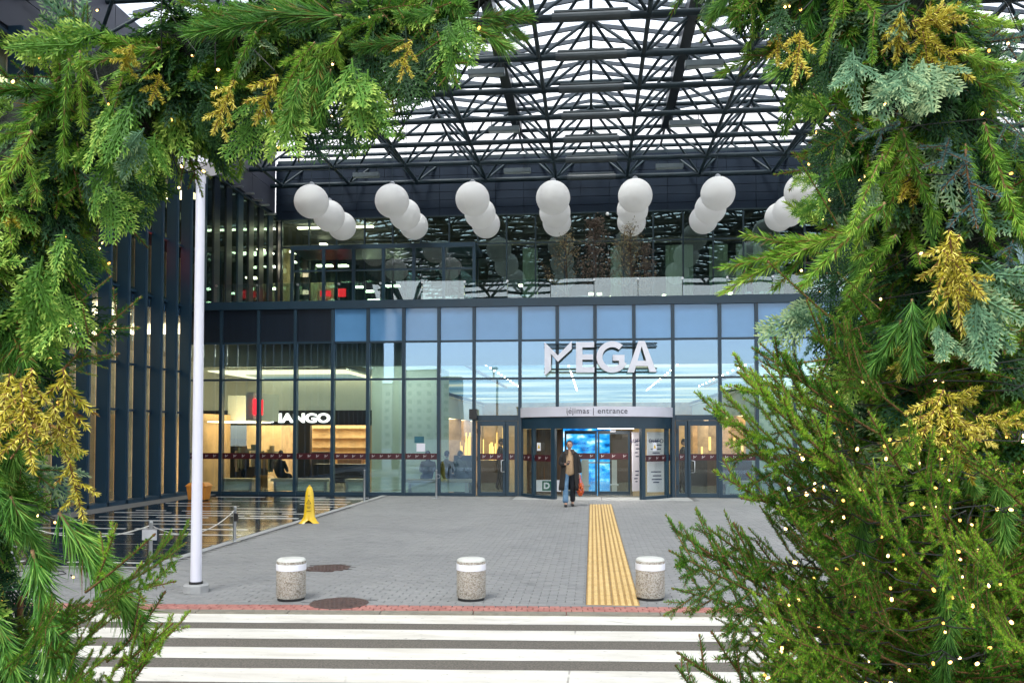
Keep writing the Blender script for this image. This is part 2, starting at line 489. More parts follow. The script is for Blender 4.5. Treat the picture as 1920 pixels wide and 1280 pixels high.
# thin pale strips, broken along their length, standing in for reflected roof streaks
STREAK = mat('pale_streak', (.62,.62,.60), .35, 0, .2, 3)
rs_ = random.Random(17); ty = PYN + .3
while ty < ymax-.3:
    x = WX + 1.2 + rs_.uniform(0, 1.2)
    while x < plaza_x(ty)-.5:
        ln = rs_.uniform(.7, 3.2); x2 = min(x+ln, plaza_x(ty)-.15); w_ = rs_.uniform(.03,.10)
        if rs_.random() < .72: MB().box((x, ty, -.002), (x2, ty+w_, .0085)).build('streak_strip', STREAK, plz)
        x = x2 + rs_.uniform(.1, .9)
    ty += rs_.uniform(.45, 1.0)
# pale edging along the diagonal and at the wing
ed = MB()
nv = Vector((edge_dir.y, -edge_dir.x, 0));  nv = nv if nv.x > 0 else -nv
a, b = Vector((plaza_x(ymax), ymax, 0)), Vector((plaza_x(PYN), PYN, 0))
for i in range(14):
    p, q = a.lerp(b, i/14), a.lerp(b, (i+.985)/14)
    mb = MB(); mb.add([p, q, q+nv*.16, p+nv*.16] + [v + Vector((0,0,.012)) for v in (p, q, q+nv*.16, p+nv*.16)], [(0,1,2,3),(7,6,5,4),(0,4,5,1),(1,5,6,2),(2,6,7,3),(3,7,4,0)])
    mb.build('edge_stone', CONC, plz)
for i in range(12):
    y0 = PYN + (ymax-PYN)*i/12
    MB().box((WX+.36, y0+.008, -.004), (WX+1.10, y0+(ymax-PYN)/12-.008, .012)).build('edge_stone', mat('grey_edge_stone', (.17,.17,.168), .7, 0, .15, 3), plz)
MB().box((WX+.36, D-0.16, -.003), (onY(700,900,D).x, D-.10, .006)).build('edge_stone', STONE, plz)

# threshold slab by the doors
ts0, ts1 = onY(968, 930, D).x, onY(1290, 930, D).x
for x0, x1 in ((ts0, (ts0+ts1)/2-.01), ((ts0+ts1)/2+.01, ts1)):
    MB().box((x0, D-1.45, -.006), (x1, D-.1, .006)).build('threshold_slab', CONC, pave)

# grey pavers: nearest ones one by one, the rest as one mass
MH = [(onZ(615, 1064), .62), (onZ(636, 1130), .66)]
MHR = [(c.x, c.y, d/2+.02) for c, d in MH]
pw, pd = 0.206, 0.103
pm = paver_mesh('paving_stone', pw-.006, pd-.006, .03, PAVER, .005)
near = []; far_v = []; far_f = []
tplv = np.array([v.co[:] for v in pm.vertices]); tplf = [tuple(p.vertices) for p in pm.polygons][:5]
j = 0; yy = KY - 0.75
allp = []; cuts = []
while yy < D - 0.1:
    off = (j % 2) * pw/2
    for i in range(-64, 48):
        x = i*pw + off
        yl = (RM.inverted() @ Vector((x, yy, 0))).y
        if yl < 0.09: continue
        if abs(x-TX) < TW/2+.095 and TY0-.05 < yy < TY1+.05: continue
        if x < WX+.3 or in_plaza(x, yy, .24): continue
        if ts0-.1 < x < ts1+.1 and yy > D-1.5: continue
        if any((x-cx)**2+(yy-cyy)**2 < (r+.02)**2 for cx, cyy, r in MHR): continue
        allp.append((x, yy))
    if TY0-.05 < yy < TY1+.05:                    # cut blocks that close the row against the yellow path
        row = [q[0] for q in allp if q[1] == yy]
        for e_, xs_ in ((TX-TW/2, [q for q in row if q < TX]), (TX+TW/2, [q for q in row if q > TX])):
            if not xs_: continue
            b_ = max(xs_)+pw/2 if e_ < TX else min(xs_)-pw/2
            if abs(e_-b_) > .02: cuts.append(((e_+b_)/2, yy, abs(e_-b_)/pw))
    yy += pd; j += 1
# rows whose left/right extent is in view near the kerb come first
vis = [p for p in allp if -4.6 < p[0] < 2.6]
near = set(vis[:300])
parr = []
for p in allp:
    z = random.gauss(0, .0012)
    if p in near:
        inst(pm, 'paving_stone', pave, Matrix.Translation((p[0], p[1], z)) @ Matrix.Rotation(random.gauss(0,.006), 4, 'Z'))
    else: parr.append((p[0], p[1], z))
parr = np.array(parr)
N = len(parr)
parr = np.concatenate([np.c_[parr, np.ones(N)], [(x_, y_, 0., s_) for x_, y_, s_ in cuts]]); N = len(parr)
V = (tplv[None]*np.stack([parr[:, 3], np.ones(N), np.ones(N)], 1)[:, None, :] + parr[:, None, :3]).reshape(-1, 3)
rt = RNG.normal(0, .0016, N)
V = V.reshape(N, -1, 3); V[:, 8:, 2] += rt[:, None]*(np.array([-1,1,1,-1])[None]); V = V.reshape(-1, 3)
nf = np.array(tplf); Fq = (nf[None] + (np.arange(N)*len(tplv))[:, None, None]).reshape(-1, 4)
me = bpy.data.meshes.new('paving_stone_mass')
me.vertices.add(len(V)); me.vertices.foreach_set('co', V.ravel())
me.loops.add(Fq.size); me.loops.foreach_set('vertex_index', Fq.ravel())
me.polygons.add(len(Fq)); me.polygons.foreach_set('loop_start', np.arange(len(Fq))*4)
me.materials.append(PAVER); me.update(calc_edges=True); me.validate()
o = bpy.data.objects.new('paving_stone_mass', me); COL.objects.link(o); o.parent = pave; o['kind'] = 'stuff'

# ================================================================== THE SHOPPING CENTRE
mall = thing('shopping_centre', 'dark glass shopping centre with finned wing, roof terrace and curtain wall entrance front', 'building', (0, D, 0))
mall.location = (0, 0, 0)
EX = [WX+0.02] + [onY(p, 750, D).x for p in (415, 485, 554, 624, 690, 757, 823, 889, 975, 1045, 1116, 1189, 1262, 1350, 1419, 1490, 1562, 1634, 1706, 1778)]
ZR1, ZR2, ZT = onY(1000, 709, D).z, onY(1000, 638, D).z, onY(1000, 571, D).z
ZD, ZDR = onY(1000, 781, D).z, onY(1000, 765, D).z
ZT2 = onY(1000, 560, D).z
RX = EX[-1]
SPAN = mat('blue_spandrel_glass', (0.11, 0.27, 0.49), 0.05, 0.0, 0.12, 0.35, coat=0.15)  # blue of the reflected sky is put into the base colour
DOORL, DRUM, DOORR = 8, (9, 10, 11, 12), 13
MW = 0.05
def pane(name, x0, x1, z0, z1, m, yy=0.0, th=.016, tilt=.0022, parent=mall):
    c = Vector(((x0+x1)/2, yy, (z0+z1)/2))
    M = Matrix.Translation(c) @ Matrix.Rotation(random.gauss(0, tilt), 4, 'X') @ Matrix.Rotation(random.gauss(0, tilt), 4, 'Z')
    return MB().obox(M, x1-x0, th, z1-z0).build(name, m, parent)
for i in range(len(EX)-1):
    x0, x1 = EX[i]+MW+.004, EX[i+1]-MW-.004
    dark = i < 4
    pane('spandrel_panel', x0, x1, ZR2+.035, ZT-.05, DARKPAN if dark else SPAN, D, tilt=.001)
    pane('glass_pane', x0, x1, ZR1+.035, ZR2-.035, GLASSF, D)
    lo = .10
    if i in (DOORL, DOORR): lo = ZD+.05
    if i in DRUM: lo = ZDR
    pane('glass_pane', x0, x1, lo, ZR1-.035, GLASSF, D)
for i, x in enumerate(EX):
    z0 = 0.0 if not (DRUM[0] < i <= DRUM[-1]) else ZDR
    mb = MB().box((x-MW, D-.07, z0), (x+MW, D+.13, ZT-.052))
    mb.build('mullion', FRAMEM, mall)
for k, z in enumerate((ZR1, ZR2)):
    for i in range(len(EX)-1):
        MB().box((EX[i]+MW, D-.035, z-.032), (EX[i+1]-MW, D+.07, z+.032)).build('transom', FRAMEM, mall)
for i in range(len(EX)-1):
    if i in DRUM or i in (DOORL, DOORR): continue
    MB().box((EX[i]+MW, D-.05, 0), (EX[i+1]-MW, D+.09, .10)).build('sill', FRAMEM, mall)
MB().box((EX[0], D-.10, ZT-.05), (RX, D+.16, ZT2+.02)).build('roof_edge_beam', FRAMEM, mall)
# fire-red window film with small white marks
FILM = mat('maroon_film', (0.055, 0.006, 0.010), 0.35, 0, .1, 3)
MARK = mat('white_print', (0.50, 0.45, 0.45), 0.5, 0, .05, 3)
ZF0, ZF1 = onY(1000, 861.5, D).z, onY(1000, 850, D).z
mk = MB()
h = (ZF1-ZF0)*.5
mk.prism([(-.045,-h/2),(-.030,-h/2+.012),(-.030,h/2),(-.045,h/2)], Matrix(), .002); mk.prism([(-.026,h/2-.01),(-.002,.0),(-.002,-.022),(-.026,.012)][::-1], Matrix(), .002); mk.prism([(-.002,-.022),(.046,h/2-.018),(.046,h/2),(-.002,.0)], Matrix(), .002)
mo = mk.build('print_mark', MARK); mkme = mo.data; bpy.data.objects.remove(mo)
def film(x0, x1, y, n, z0=ZF0, z1=ZF1, parent=mall):
    f = MB().box((x0, y-.004, z0), (x1, y-.002, z1)).build('window_film', FILM, parent)
    for k in range(n):
        inst(mkme, 'print_mark', f, Matrix.Translation((x0+(x1-x0)*(k+.5)/n, y-.008, (z0+z1)/2)))
for i in range(len(EX)-1):
    if i in DRUM or i in (DOORL, DOORR, 7): continue
    film(EX[i]+MW+.01, EX[i+1]-MW-.01, D-.012, 4)

# hall behind the glass
MY = D + 6.0
HX0, HX1, HY1 = WX+.1, RX, D+38
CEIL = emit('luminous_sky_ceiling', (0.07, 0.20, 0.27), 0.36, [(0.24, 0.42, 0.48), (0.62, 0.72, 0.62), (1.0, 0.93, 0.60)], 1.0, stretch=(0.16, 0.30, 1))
ZC = onY(900, 676, D+1.2).z
MB().box((HX0, D+.2, -.01), (HX1, HY1, .02)).build('hall_floor', FLOORM, mall)
COVE = mat('cove_ceiling', (0.75, 0.76, 0.66), 0.6, 0, .03, 1)
cx0, cx1 = onY(690, 700, D+4).x, onY(1500, 700, D+4).x
MB().box((cx0, D+1.2, ZC), (cx1, HY1, ZC+.05)).build('luminous_ceiling', CEIL, mall)
MB().box((HX0, D+1.1, ZC+.10), (HX1, HY1, ZC+.2)).build('hall_ceiling', COVE, mall)
MB().box((HX0, D+.15, ZT-.3), (HX1, D2+2, ZT-.1)).build('floor_slab', CLAD, mall)
MB().box((HX0, D+1.05, ZC-.16), (HX1, D+1.2, ZT-.3)).build('ceiling_edge', mat('pale_bulkhead', (0.36, 0.42, 0.40), 0.7, 0, .05, 1), mall)
MB().box((HX0, HY1, 0), (HX1, HY1+.2, 6)).build('hall_end_wall', WARMW, mall)
MB().box((HX1, D+.2, 0), (HX1+.2, HY1, 6)).build('hall_side_wall', WHITEW, mall)
# cove soffits over the shopfronts on both sides of the luminous field
for xa, xb in ((HX0, cx0), (cx1, HX1)):
    MB().box((xa, D+1.2, ZC-.25), (xb, HY1, ZC-.2)).build('side_soffit', COVE, mall)
# shopfront blocks along the hall
SHOPL = emit('shop_ceiling_light', (1.0, 0.72, 0.40), 2.8)
SHOPW = emit('shop_white_light', (1.0, 0.84, 0.58), 3.4)
def shop_row(xf, xb, y0, y1, seed, zt=2.9):
    r = random.Random(seed); y = y0
    while y < y1:
        ln = min(r.uniform(3.5, 6), y1-y)
        tone = r.choice([(0.55,.36,.18), (.45,.30,.18), (.62,.5,.36), (.3,.24,.2)])
        m = mat('shop_wall', tone, .6, 0, .3, 2.5)
        s = 1 if xb > xf else -1
        MB().box((xb, y, 0), (xb+.1*s, y+ln, zt)).build('shop_back_wall', m, mall)
        MB().box((xf, y+ln-.15, 0), (xb, y+ln, zt)).build('shop_party_wall', m, mall)
        MB().box((xf, y, zt), (xf+.3*s, y+ln, ZC-.25)).build('shop_fascia', WHITEW, mall)
        MB().box((xf+.4*s, y+.2, zt), (xb, y+ln-.3, zt+.05)).build('shop_ceiling_light', SHOPL, mall)
        y += ln
shop_row(cx0-.2, cx0-5, D+9, HY1, 3)
shop_row(cx1+.2, cx1+5, D+4, HY1, 5)
# rows of spot lamps on the hall ceiling
SPOT = emit('spot_lens', (1.0, 0.92, 0.75), 14)
sp = MB().lathe([(.025,0),(.03,-.04),(.0,-.04)], 10, caps=False).build('ceiling_spot', SPOT)
spme = sp.data; bpy.data.objects.remove(sp)
for xs, y0, n in ((-3.6, D+2.5, 12), (-0.8, D+3.2, 14), (2.9, D+3.0, 14), (5.2, D+2.0, 12), (-7.2, D+3.0, 5)):
    for k in range(n):
        inst(spme, 'ceiling_spot', mall, Matrix.Translation((xs, y0+k*1.25, ZC-.02)))
MB().box((onY(892,730,D+5).x, D+2.2, ZC-.10), (onY(892,730,D+5).x+.12, D+16, ZC-.03)).build('light_track', CONC, mall)
MB().box((onY(1395,730,D+5).x, D+2.2, ZC-.10), (onY(1395,730,D+5).x+.12, D+16, ZC-.03)).build('light_track', CONC, mall)
# tall white wall block close behind the glass
bx0, bx1 = onY(697, 800, D+2.6).x, onY(818, 800, D+2.6).x
WB = mat('pale_green_wall', (0.62, 0.78, 0.68), 0.5, 0, .05, .8)
MB().box((bx0, D+2.6, .02), (bx1, D+5.2, ZC-.05)).build('white_wall_block', WB, mall)
bx2, bx3 = onY(1424, 800, D+2.6).x, onY(1570, 800, D+2.6).x
MB().box((bx2, D+2.6, .02), (bx3, D+5.2, ZC-.05)).build('white_wall_block', WB, mall)

# glowing cream panels in place of a cove-lit ceiling over the shopfronts
COVEGLOW = emit('cove_glow', (1.0, 0.92, 0.62), 0.85)
MB().box((HX0+.05, D+1.25, ZC-.29), (cx0-.05, D+8, ZC-.255)).build('cove_glow_panel', COVEGLOW, mall)
MB().box((onY(470,690,D+3).x, D+2.6, ZC-.34), (cx0-.3, D+5.6, ZC-.30)).build('luminous_ceiling', CEIL, mall)
MB().box((cx1+.05, D+1.25, ZC-.29), (HX1-.05, D+8, ZC-.255)).build('cove_glow_panel', COVEGLOW, mall)
# golden light bars and dark counters deep in the hall
GOLD = emit('gold_light_bar', (1.0, 0.60, 0.16), 0.9)
rg = random.Random(31)
for k in range(30):
    px_ = 862 + rg.uniform(0, 84); c = onY(px_, 850, D+8+rg.uniform(0,1.5))
    z0 = rg.uniform(.3,1.1); z1 = z0+rg.uniform(.4,1.3)
    MB().box((c.x-.012, c.y, z0), (c.x+rg.uniform(.0,.05), c.y+.05, z1)).build('light_bar', GOLD, mall)
for k in range(9):
    px_ = 1290 + k*22+rg.uniform(-8,8); c = onY(px_, 850, D+7+(k % 3)*.8); z0 = rg.uniform(.8,1.5)
    MB().box((c.x-.05, c.y, z0), (c.x+rg.uniform(.0,.1), c.y+.05, z0+rg.uniform(.3,.6))).build('light_bar', GOLD, mall)
for px_, yv, w_, h_ in ((870, D+6.5, .8, 1.1), (925, D+7, 1.2, .9), (1300, D+5.5, 1.0, 1.2), (1335, D+6, 1.3, 1.0), (1165, D+8, .9, 2.1), (1385, D+4, 1.4, 1.0), (440, D+3.2, .5, 1.5), (470, D+3.4, .9, 1.2), (600, MY+2, .8, 1.2), (655, MY+1.8, 1.0, .9)):
    c = onY(px_, 860, yv)
    MB().box((c.x-w_/2, yv, .02), (c.x+w_/2, yv+.5, h_)).build('shop_counter', BLACKM if (px_ % 2 == 0) else mat('brown_counter', (.12,.06,.03), .4), mall)
# hanging clothes in the left shop
r_ = random.Random(77)
for k in range(46):
    px_ = 385 + k*2.9 + r_.uniform(-1,1); yv = D + r_.choice((3.0, 4.2, 5.2)); c = onY(px_, 880, yv); h0 = r_.uniform(.55,.8)
    tone = r_.choice([(.03,.03,.03), (.20,.15,.08), (.5,.42,.3), (.10,.11,.08), (.28,.2,.1)])
    m_ = MATS.get('cloth%s' % (tone,)) or mat('cloth%s' % (tone,), tone, .9)
    MB().box((c.x-.025, yv, h0), (c.x+.025, yv+.4, h0+r_.uniform(.5,.75))).build('hanging_garment', m_, mall)
# added glow strips, hidden behind the ceiling edge, that brighten the walls
FILL = emit('fill_strip', (1.0, 0.97, 0.86), 9.0)
for a_, b_2 in ((bx0-.2, bx1+.2), (bx2-.2, bx3+.2), (onY(430,700,D+1.4).x, onY(600,700,D+1.4).x)):
    MB().box((a_, D+1.24, ZC-.14), (b_2, D+1.44, ZC-.10)).build('fill_strip', FILL, mall)
# shops on the left of the hall: long pale fascia, black fascia with white name
FX = -11.0
fa, fb = onX(375, 742, FX), onX(523, 742, FX)
zf_top, zf_bot = onX(523, 741, FX).z, onX(523, 790, FX).z
MB().box((FX-.25, D+.5, zf_bot), (FX, fb.y, zf_top)).build('pale_shop_fascia', WHITEW, mall)
MB().box((WX+.2, fb.y-.02, zf_bot), (FX-.25, fb.y+.1, zf_top)).build('pale_shop_fascia_end', WHITEW, mall)
MB().box((WX+.15, D+.5, 0), (WX+.3, fb.y, 2.6)).build('shop_back_wall', WARMW, mall)
MB().box((FX-1.6, D+.6, zf_bot-.06), (FX-.3, fb.y, zf_bot-.02)).build('shop_ceiling_light', SHOPL, mall)
mx0, mx1 = onY(505, 780, MY).x, onY(697, 780, MY).x
mz0, mz1 = onY(580, 797, MY).z, onY(580, 769, MY).z
MB().box((mx0-3, MY, mz0), (mx1, MY+.2, mz1)).build('black_shop_fascia', BLACKM, mall)
MB().box((mx0-3, MY+.05, mz1), (mx1, MY+.15, ZC+.3)).build('shop_upper_wall', WHITEW, mall)
xd0, xd1 = onY(553, 850, MY).x, onY(581, 850, MY).x
MB().box((xd0, MY, 0), (xd1, MY+.25, mz0)).build('black_shop_pier', BLACKM, mall)
MB().box((mx0-3, MY+5, 0), (mx1, MY+5.1, 3)).build('shop_back_wall', WARMW, mall)
MB().box((mx1-.1, MY+.2, 0), (mx1, MY+5, 3)).build('shop_side_wall', WARMW, mall)
MB().box((mx0-3, MY+.3, mz0+.35), (mx1-.1, MY+5, mz0+.4)).build('shop_ceiling_light', SHOPW, mall)
for k in range(5):
    z = .5 + k*.42
    MB().box((onY(585,850,MY+4.9).x, MY+4.6, z), (mx1-.2, MY+4.98, z+.03)).build('shop_shelf', mat('shelf_wood', (.5,.34,.18), .5), mall)
# dark cabinet below
MB().box((xd1, MY+.5, 0), (mx1, MY+1.2, .75)).build('display_plinth', BLACKM, mall)

# ---- set-back upper storey, terrace
ZTF = ZT2 + .03
MB().box((WX, D-.02, ZTF-.03), (RX, D2+.1, ZTF)).build('terrace_floor', CONC, mall)
UZ1 = onY(900, 404, D2).z                 # head of the upper glazing
UZM = onY(1000, 455, D2).z
UX = []
p = 950.0; x1112 = onY(950, 480, D2).x
us = (onY(1394, 480, D2).x - x1112)/8
k0 = -int((x1112 - WX)/us); UX = [x1112 + us*k for k in range(k0, 20)]
for i in range(len(UX)-1):
    for z0, z1 in ((ZTF+.05, UZM-.03), (UZM+.03, UZ1-.03)):
        pane('upper_glass_pane', UX[i]+.034, UX[i+1]-.034, z0, z1, GLASSU, D2, tilt=.004)
    MB().box((UX[i]-.03, D2-.06, ZTF), (UX[i]+.03, D2+.1, UZ1-.03)).build('upper_mullion', STEEL, mall)
    MB().box((UX[i]+.03, D2-.03, UZM-.03), (UX[i+1]-.03, D2+.06, UZM+.03)).build('upper_transom', STEEL, mall)
# graphite cladding above, laid in courses
CZ1 = onY(900, 296, D2).z
MB().box((WX, D2+.08, UZ1), (RX+8, D2+.6, CZ1)).build('upper_wall', CLAD, mall)
nc = 7; ch = (CZ1-UZ1)/nc; cw = (onY(1174, 380, D2).x - onY(1066, 380, D2).x)/2
cl = MB().box((-cw/2+.008, -.02, .008), (cw/2-.008, .05, ch-.010)).build('cladding_panel', CLAD); clme = cl.data; bpy.data.objects.remove(cl)
for r in range(nc):
    for i in range(22):
        x = WX + cw*(i+.5)
        inst(clme, 'cladding_panel', mall, Matrix.Translation((x, D2+.03+random.uniform(-.003,.003), UZ1+r*ch)))
MB().box((WX, D2-.10, UZ1-.03), (RX, D2+.02, UZ1+.02)).build('upper_head_beam', STEEL, mall)
MB().box((WX, D2+.2, CZ1), (RX+8, D2+.75, CZ1+.18)).build('parapet_cap', STEEL, mall)
# tall pale plant room that rises behind the canopy
PLANT = mat('white_plant_room', (.80,.80,.82), .6, 0, .04, .6)
for i in range(16):
    for r in range(3):
        x0 = WX-6+i*2.6; MB().box((x0+.015, D2+5, CZ1-2+r*3.2+.015), (x0+2.585, D2+5.2, CZ1+1.2+r*3.2-.015)).build('plant_room_panel', PLANT, mall)
MB().box((WX-6, D2+5.1, CZ1-2.4), (WX-6+41.6, D2+5.4, CZ1+7.6)).build('plant_room_wall', CONC, mall)
# upper interior
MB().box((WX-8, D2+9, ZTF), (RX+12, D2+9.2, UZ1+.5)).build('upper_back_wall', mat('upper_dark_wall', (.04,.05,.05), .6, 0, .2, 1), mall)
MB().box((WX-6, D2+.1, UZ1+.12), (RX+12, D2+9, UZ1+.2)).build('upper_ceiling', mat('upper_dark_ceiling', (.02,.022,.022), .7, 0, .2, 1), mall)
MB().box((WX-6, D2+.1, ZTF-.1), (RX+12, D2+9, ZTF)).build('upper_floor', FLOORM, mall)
LAMPW = emit('oblong_lamp', (1.0, 0.90, 0.66), 7)
for (px, py, w_) in ((487,467,.3),(540,490,.6),(607,497,.7),(640,497,.5),(470,520,.5),(516,540,.5),(671,472,.5),(735,535,.6),(672,537,.4),(700,562,.5),(748,565,.4),(605,457,.3),(690,545,.4),
                     (982,534,.45),(926,562,.3),(1252,553,.45),(1363,549,.45),(1085,560,.25),(1108,550,.2),(1124,550,.2),(1150,556,.3),(1000,548,.35)):
    c = onY(px, py, D2+2.0+random.uniform(0, 2))
    o = MB().box((c.x-w_/2, c.y, c.z-.03), (c.x+w_/2, c.y+.3, c.z+.03)).build('ceiling_lamp', LAMPW, mall)
# lit stair wall at the left of the upper hall, with red sign beyond
wx0, wx1 = onY(520, 500, D2+1.5).x, onY(548, 500, D2+1.5).x
WL = mat('lit_stair_wall', (.60,.50,.30), .6, 0, .15, 1)
MB().box((wx0, D2+1.5, ZTF), (wx1, D2+1.6, onY(530, 466, D2+1.5).z)).build('stair_wall', WL, mall)
q0, q1 = onY(578, 530, D2+2.2), onY(625, 568, D2+2.2)
MB().box((q0.x, D2+2.2, ZTF), (q1.x, D2+2.3, q0.z)).build('stair_wall', WL, mall)
MB().box((WX+.5, D2+1.2, UZ1-.05), (q1.x+2, D2+1.40, UZ1)).build('upper_light_strip', LAMPW, mall)
MB().box((WX+.4, D2+.55, UZM-.06), (q1.x+.5, D2+.95, UZM)).build('upper_light_strip', LAMPW, mall)  # unseen strip added behind the transom to brighten the stair wall
REDL = emit('red_sign_light', (1.0, 0.02, 0.03), 1.6)
for (x0, y0, x1, y1) in ((631, 541, 648, 556), (600, 545, 620, 555)):
    a, b = onY(x0, y0, D2+1.9), onY(x1, y1, D2+1.9)
    MB().box((a.x, D2+1.9, b.z), (b.x, D2+1.95, a.z)).build('red_sign_panel', REDL, mall)
# white curtains
CURT = mat('white_curtain', (0.45, 0.52, 0.49), .8, 0, .12, 2)
for (a, b) in ((980, 1008), (1058, 1066), (1248, 1300), (1330, 1365), (1380, 1400), (1412, 1470), (1145, 1165)):
    xa, xb = onY(a, 500, D2+.5).x, onY(b, 500, D2+.5).x
    mb = MB(); n = max(8, int((xb-xa)/.05)); vs = []
    for i in range(n+1):
        x = xa+(xb-xa)*i/n; yv = D2+.5+.05*math.sin(i*1.9)+.02*math.sin(i*.7)
        vs += [(x, yv, ZTF+.02), (x, yv, UZM-.1)]
    mb.add(vs, [(2*i, 2*i+2, 2*i+3, 2*i+1) for i in range(n)])
    mb.build('curtain', CURT, mall, smooth=True)
# glazed vestibule that stands out on the terrace
vx0, vx1, VY = onY(548, 515, D2-2).x, onY(889, 515, D2-2).x, D2-2
vz = onY(700, 461, VY).z; vm = onY(700, 506, VY).z
for i, pxx in enumerate((548, 607, 663, 719, 776, 832, 889)):
    x = onY(pxx, 515, VY).x
    MB().box((x-.06, VY-.05, ZTF), (x+.06, VY+.07, vz-.12)).build('vestibule_post', FRAMEM, mall)
MB().box((vx0-.06, VY-.06, vz-.12), (vx1+.06, D2-.1, vz+.06)).build('vestibule_roof', FRAMEM, mall)
vv = [onY(pxx, 515, VY).x for pxx in (548, 607, 663, 719, 776, 832, 889)]
for i in range(6):
    MB().box((vv[i]+.06, VY-.02, vm-.03), (vv[i+1]-.06, VY+.04, vm+.03)).build('vestibule_rail', FRAMEM, mall)
    pane('vestibule_pane', vv[i]+.065, vv[i+1]-.065, vm+.035, vz-.125, GLASSB, VY, tilt=.004)
    pane('vestibule_pane', vv[i]+.065, vv[i+1]-.065, ZTF+.02, vm-.035, GLASSB, VY, tilt=.004)
# glass balustrade at the terrace edge
bz = onY(960, 524, D+.15).z
bxs = [onY(951.5, 540, D+.15).x + 1.355*k for k in range(-7, 9)]
bxs = [x for x in bxs if x > WX+.2]
for i in range(len(bxs)-1):
    pane('balustrade_pane', bxs[i]+.012, bxs[i+1]-.012, ZTF-.02, bz + random.uniform(-.01,.01), GLASSB, D+.15, .02, .012)
    MB().lathe([(.0,-.02),(.035,-.02),(.035,.02),(.0,.02)], 12, (0,0,0), False).build('glass_clamp', METAL, mall).matrix_local = Matrix.Translation((bxs[i], D+.12, bz-.05)) @ Matrix.Rotation(PI/2, 4, 'X')

# ---- left wing: glazing, deep fins
WZ = onX(515, 408, WX).z
WINGI = mat('wing_interior', (.45,.40,.30), .7, 0, .3, .8)
FP = (onX(152, 727, WX+.32).y, onX(319.5, 727, WX+.32).y)
fpitch = (FP[1]-FP[0])/5
zs = [onX(260, 735, WX).z, onX(260, 660, WX).z, onX(300, 560, WX).z, WZ-.05]
fy = D - .35; k = 0
gl_y = []
while fy > 1.0:
    mb = MB().box((WX+.02, fy-.13, 0.0), (WX+.34, fy, WZ+.2)).box((WX+.34, fy-.10, 0.0), (WX+.36, fy-.02, WZ+.2))
    mb.build('fin', FINM, mall)
    gl_y.append(fy); fy -= fpitch; k += 1
zz = [.12] + [2.6, 3.9, ZT+.05, 7.9, WZ]
for i in range(len(gl_y)-1):
    y1, y0 = gl_y[i]-.13, gl_y[i+1]
    for a, b in zip(zz[:-1], zz[1:]):
        MB().box((WX-.02, y0+.004, a+.03), (WX, y1-.004, b-.03)).build('wing_pane', GLASSU if a > 5 else GLASSF, mall)
        MB().box((WX-.05, y0+.002, b-.03), (WX+.10, y1-.002, b+.03)).build('wing_transom', FINM, mall)
MB().box((WX-.06, 1, 0), (WX+.36, D-.36, .12)).build('wing_plinth', FINM, mall)
MB().box((WX-.25, 1, ZT-.25), (WX-.06, D, ZT+.2)).build('wing_floor_edge', DARKPAN, mall)
# upper wing return along the terrace with slender green panes
yy = D+.3; k = 0
while yy < D2-.3:
    MB().box((WX-.02, yy+.05, ZTF), (WX, yy+.55, WZ-.03)).build('wing_pane', GLASSU, mall)
    MB().box((WX-.03, yy+.55, ZTF), (WX+.05, yy+1.0, WZ-.03)).build('wing_panel', DARKPAN if k % 3 else FRAMEM, mall)
    yy += 1.0; k += 1
MB().box((WX-.05, D, WZ-.03), (WX+.1, D2, WZ+.03)).build('wing_head_beam', STEEL, mall)
# grey cladding over the wing, panelled
for r in range(3):
    for i in range(14):
        y0 = D2 - (i+1)*2.4
        MB().box((WX-.3, y0+.012, WZ+.22+r*.9), (WX-.02+r*.002, y0+2.388, WZ+1.10+r*.9)).build('wing_cladding_panel', CLADG, mall)
MB().box((WX-.6, 1, WZ+.2), (WX-.3, D2, WZ+3)).build('wing_parapet', CLAD, mall)
MB().box((WX-8, 1, WZ+.05), (WX-.06, D2+9, WZ+.2)).build('wing_roof', CLAD, mall)
MB().box((WX-8, 1, 0), (WX-7.8, D2+9, WZ)).build('wing_back_wall', WINGI, mall)
MB().box((WX-8, .9, 0), (WX+.3, 1, WZ+.2)).build('wing_end_wall', CLAD, mall)
MB().box((WX-7.8, 1, -.01), (WX-.06, D2+9, .02)).build('wing_floor', FLOORM, mall)
MB().box((WX-7.8, 1, ZT-.2), (WX-.25, D2+9, ZT+.1)).build('wing_floor', FLOORM, mall)
WLIT = emit('wing_shop_light', (1.0, 0.80, 0.50), 2.0)
for y0 in range(4, 34, 5):
    MB().box((WX-6, y0, ZT-.32), (WX-1.2, y0+1.2, ZT-.28)).build('wing_lamp', WLIT, mall)
    MB().box((WX-6, y0, WZ-.3), (WX-1.2, y0+1.0, WZ-.26)).build('wing_lamp', WLIT, mall)
    MB().box((WX-3.2, y0+1, .02), (WX-3.0, y0+3.5, 2.6)).build('wing_partition', WARMW, mall)
# red banner behind the upper wing glass
for (pa, pb) in ((258, 268), (288, 300)):
    a, b = onX(pa, 433, WX-.5), onX(pb, 500, WX-.5)
    MB().box((WX-.55, a.y, b.z), (WX-.5, b.y+.2, a.z)).build('red_banner', REDL, mall)
# small bracket lamps on the wing's head
for pxx, pyy in ((447, 350), (468, 363), (484, 375), (497, 384), (511, 401)):
    c = onX(pxx, pyy, WX+.25)
    MB().box((WX, c.y-.05, c.z-.03), (WX+.42, c.y+.05, c.z+.03)).build('bracket_lamp', METAL, mall)

